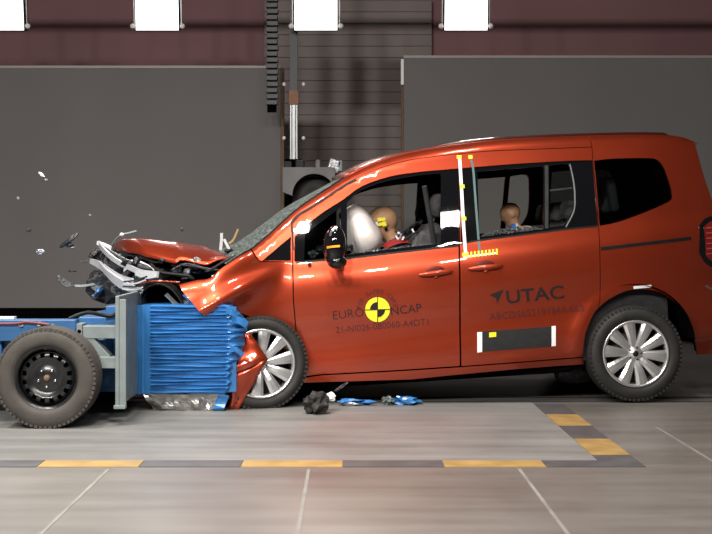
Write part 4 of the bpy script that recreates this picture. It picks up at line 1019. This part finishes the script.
E = [('pelvis', 'belly'), ('belly', 'chest'), ('chest', 'neck'), ('neck', 'head')]
for s, n in ((-1, 'l'), (1, 'r')):
    J['sh' + n] = (Vector((HD.x + .16, yD + s * .17, HD.z - .24)), .068); J['el' + n] = (Vector((HD.x + .04, yD + s * .25, HD.z - .47)), .048); J['wr' + n] = (Vector((sw.x + .09, yD + s * .21, sw.z - .06)), .030)
    J['hip' + n] = (Vector((px_ - .04, yD + s * .09, pz_ - .02)), .09); J['kn' + n] = (Vector((px_ - .46, yD + s * .13, .80)), .068); J['an' + n] = (Vector((px_ - .68, yD + s * .12, .46)), .045); J['to' + n] = (Vector((px_ - .84, yD + s * .12, .43)), .035)
    E += [('chest', 'sh' + n), ('sh' + n, 'el' + n), ('el' + n, 'wr' + n), ('pelvis', 'hip' + n), ('hip' + n, 'kn' + n), ('kn' + n, 'an' + n), ('an' + n, 'to' + n)]
    hand(J, E, -s, 'wr' + n, (-1, 0, .15))
dm, og = fig('crash_test_dummy', J, E, HD, .112, math.radians(-14), 'tan headed crash test dummy leaning into the airbag at the wheel', 'dummy', 'pelvis')
def on_d(px, py, y): return PY(px, py, y) - og
for i, (px, py, w, h) in enumerate(((379.5, 219.5, 4.5, 4), (384, 224, 4.5, 4.5), (383.5, 219.2, 4, 3.5), (380, 224.4, 3.6, 3.4))):
    MB().box(on_d(px, py, -.37 - .092), (w / 150, .006, h / 150), Matrix.Rotation(-.25, 3, 'Y')).build('head_marker', 'yellow' if i < 3 else 'marker_yellow', dm)
MB().box(on_d(375, 224.5, -.455), (.045, .006, .03), Matrix.Rotation(-.2, 3, 'Y')).build('head_marker', 'white_tape', dm)
MB().tube([on_d(386, 229, -.455), on_d(386, 229, -.435)], .011, 10).build('head_bolt', 'inner_dark', dm)
MB().ribbon(cr([on_d(384, 247, -.50), on_d(392, 243, -.53), on_d(400, 240.5, -.54), (on_d(408, 240, -.52))], 4), .04, .012).build('shoulder_patch', 'red_belt', dm)
random.seed(8)
for k in range(12):
    px, py = random.uniform(394, 413), random.uniform(230, 239); s = random.uniform(.010, .02)
    MB().box(on_d(px, py, -.55), (s * 1.6, s, s * .7), Matrix.Rotation(random.random() * 3, 3, 'Y')).build('sensor', random.choice(['white_plastic', 'scrap_metal', 'white_plastic', 'black_plastic']), dm)
for a, b in (((396, 238), (412, 226)), ((400, 236), (418, 222)), ((404, 240), (424, 230))):
    MB().tube(cr([on_d(*a, -.54), on_d((a[0] + b[0]) / 2, (a[1] + b[1]) / 2 - 2, -.56), on_d(*b, -.5)], 4), .006, 6).build('sensor_cable', 'trim_dark', dm)
# child dummy on the bench
HC = PY(510, 214, -.12); yC = -.12; cx_ = XRB - .06
J = {'pelvis': (Vector((cx_, yC, .78)), .11), 'belly': (Vector((lerp(cx_, HC.x, .45), yC, .90)), .095), 'chest': (Vector((HC.x + .10, yC, HC.z - .23)), .10), 'neck': (Vector((HC.x + .04, yC, HC.z - .115)), .042), 'head': (HC, .055)}
E = [('pelvis', 'belly'), ('belly', 'chest'), ('chest', 'neck'), ('neck', 'head')]
for s, n in ((-1, 'l'), (1, 'r')):
    J['sh' + n] = (Vector((HC.x + .12, yC + s * .12, HC.z - .14)), .055); J['el' + n] = (Vector((HC.x + .02, yC + s * .16, HC.z - .32)), .034); J['wr' + n] = (Vector((HC.x - .16, yC + s * .12, HC.z - .30)), .024)
    J['hip' + n] = (Vector((cx_ - .03, yC + s * .07, .76)), .07); J['kn' + n] = (Vector((cx_ - .32, yC + s * .10, .75)), .052); J['an' + n] = (Vector((cx_ - .40, yC + s * .10, .50)), .036); J['to' + n] = (Vector((cx_ - .52, yC + s * .10, .47)), .03)
    E += [('chest', 'sh' + n), ('sh' + n, 'el' + n), ('el' + n, 'wr' + n), ('pelvis', 'hip' + n), ('hip' + n, 'kn' + n), ('kn' + n, 'an' + n), ('an' + n, 'to' + n)]
    hand(J, E, -s, 'wr' + n, (-1, 0, -.1), .95)
dc, og2 = fig('child_dummy', J, E, HC, .080, math.radians(-24), 'small brown headed child test dummy bowed forward on the rear bench', 'dummy', 'pelvis', mats=('dummy_skin', 'dummy_skin_pale'))
MB().ell(PY(513.5, 228, -.28) - og2, (.022, .05, .035), 12, 8).build('sleeve_cuff', 'blue_cloth', dc)
MB().ell(PY(516.5, 227.5, -.285) - og2, (.014, .05, .034), 12, 8).build('sleeve_band', 'white_cloth', dc)

# ------------------------------------------------------------------ debris
def loose(name, px, py, D, r, seed, m, label, cat='debris', rot=(0, 0, 0), amp=.5, group=None, z0=None):
    c = WP(px, py, D)
    if z0 is not None: c.z = z0
    o = scrap(name, (0, 0, 0), r, seed, m, None, rot, amp, 3); o.location = c; return tag(o, label, cat, group)
fp = empty('flying_shard', 'dark slanted plastic shard flying highest ahead of the bonnet', 'debris', WP(69, 241, 8.4))
MB().ribbon(cr([WP(60, 247.3, 8.4) - WP(69, 241, 8.4), WP(69, 240.5, 8.38) - WP(69, 241, 8.4), WP(78, 233.5, 8.4) - WP(69, 241, 8.4)], 4), [.012, .024, .03, .03, .03, .03, .026, .022, .010], .012, (0, .6, 1)).build('blade', 'scrap_dark', fp)
scrap('bracket', (.0, 0, -.025), (.03, .02, .018), 3, 'scrap_dark', fp); scrap('clip', (.03, 0, -.045), (.02, .012, .008), 5, 'scrap_metal', fp)
loose('flying_chip', 41.5, 174.5, 8.4, (.022, .01, .010), 2, 'white_plastic', 'bright white chip flying highest before the grey screen', rot=(0, .7, 0))
loose('flying_chip', 46, 180, 8.4, (.011, .008, .009), 3, 'grey_steel', 'tiny grey chip flying just under the bright white chip')
loose('flying_chip', 18, 198.5, 8.4, (.011, .008, .010), 4, 'grey_steel', 'tiny pale chip flying alone high over the trolley wheel')
loose('flying_chip', 29, 230, 8.4, (.016, .01, .013), 5, 'scrap_dark', 'small black chip flying over the trolley wheel')
loose('flying_chip', 40, 252, 8.4, (.026, .012, .017), 6, 'scrap_metal', 'pale ragged flake flying beside the slanted dark shard')
loose('flying_chip', 90, 215, 8.4, (.008, .006, .007), 7, 'grey_steel', 'tiny light speck flying above the crushed headlamp')
loose('flying_chip', 182, 229.5, 8.4, (.012, .008, .011), 8, 'scrap_dark', 'tiny black chip flying above the bonnet')
loose('flying_chip', 72, 271, 8.4, (.030, .010, .006), 9, 'scrap_dark', 'thin dark sliver flying above the dangling arm')
dk = loose('rubber_block', 315, 405.5, 7.86, (.075, .07, .062), 12, 'black_rubber', 'black crumpled rubber lump on the floor by the front wheel', amp=.8)
dk.location.z = .062
bl = empty('blue_fragment', 'long flat blue torn fragment lying under the car sill', 'debris', (WP(354, 399, 8.26).x, 8.26, 0))
scrap('strip', (0, 0, .022), (.095, .05, .018), 3, 'blue_foil', bl, amp=1.1, sub=3); scrap('grit', (-.03, -.04, .016), (.05, .02, .012), 6, 'aluminium', bl)
bl2 = empty('blue_fragment', 'blue and silver torn fragment lying under the front door', 'debris', (WP(400, 400, 8.30).x, 8.30, 0))
scrap('strip', (.02, 0, .03), (.085, .05, .024), 9, 'blue_foil', bl2, amp=1.1, sub=3); scrap('metal_end', (-.08, -.02, .03), (.035, .04, .025), 4, 'grey_steel', bl2, amp=1.0, sub=3); scrap('chip', (.03, -.05, .045), (.014, .012, .012), 2, 'white_plastic', bl2)
wc = loose('white_chip', 330, 394.5, 8.0, (.035, .02, .028), 5, 'white_plastic', 'white broken chip behind the black rubber lump', amp=.5); wc.location.z = .09
loose('white_chip', 323, 398, 7.98, (.02, .012, .03), 15, 'grey_steel', 'narrow grey sliver leaning on the black rubber lump', rot=(0, .4, 0))
sl_ = loose('torn_sliver', 341, 387, 8.05, (.05, .01, .010), 7, 'scrap_dark', 'dark thin sliver hanging under the front door sill', rot=(0, -.6, 0))
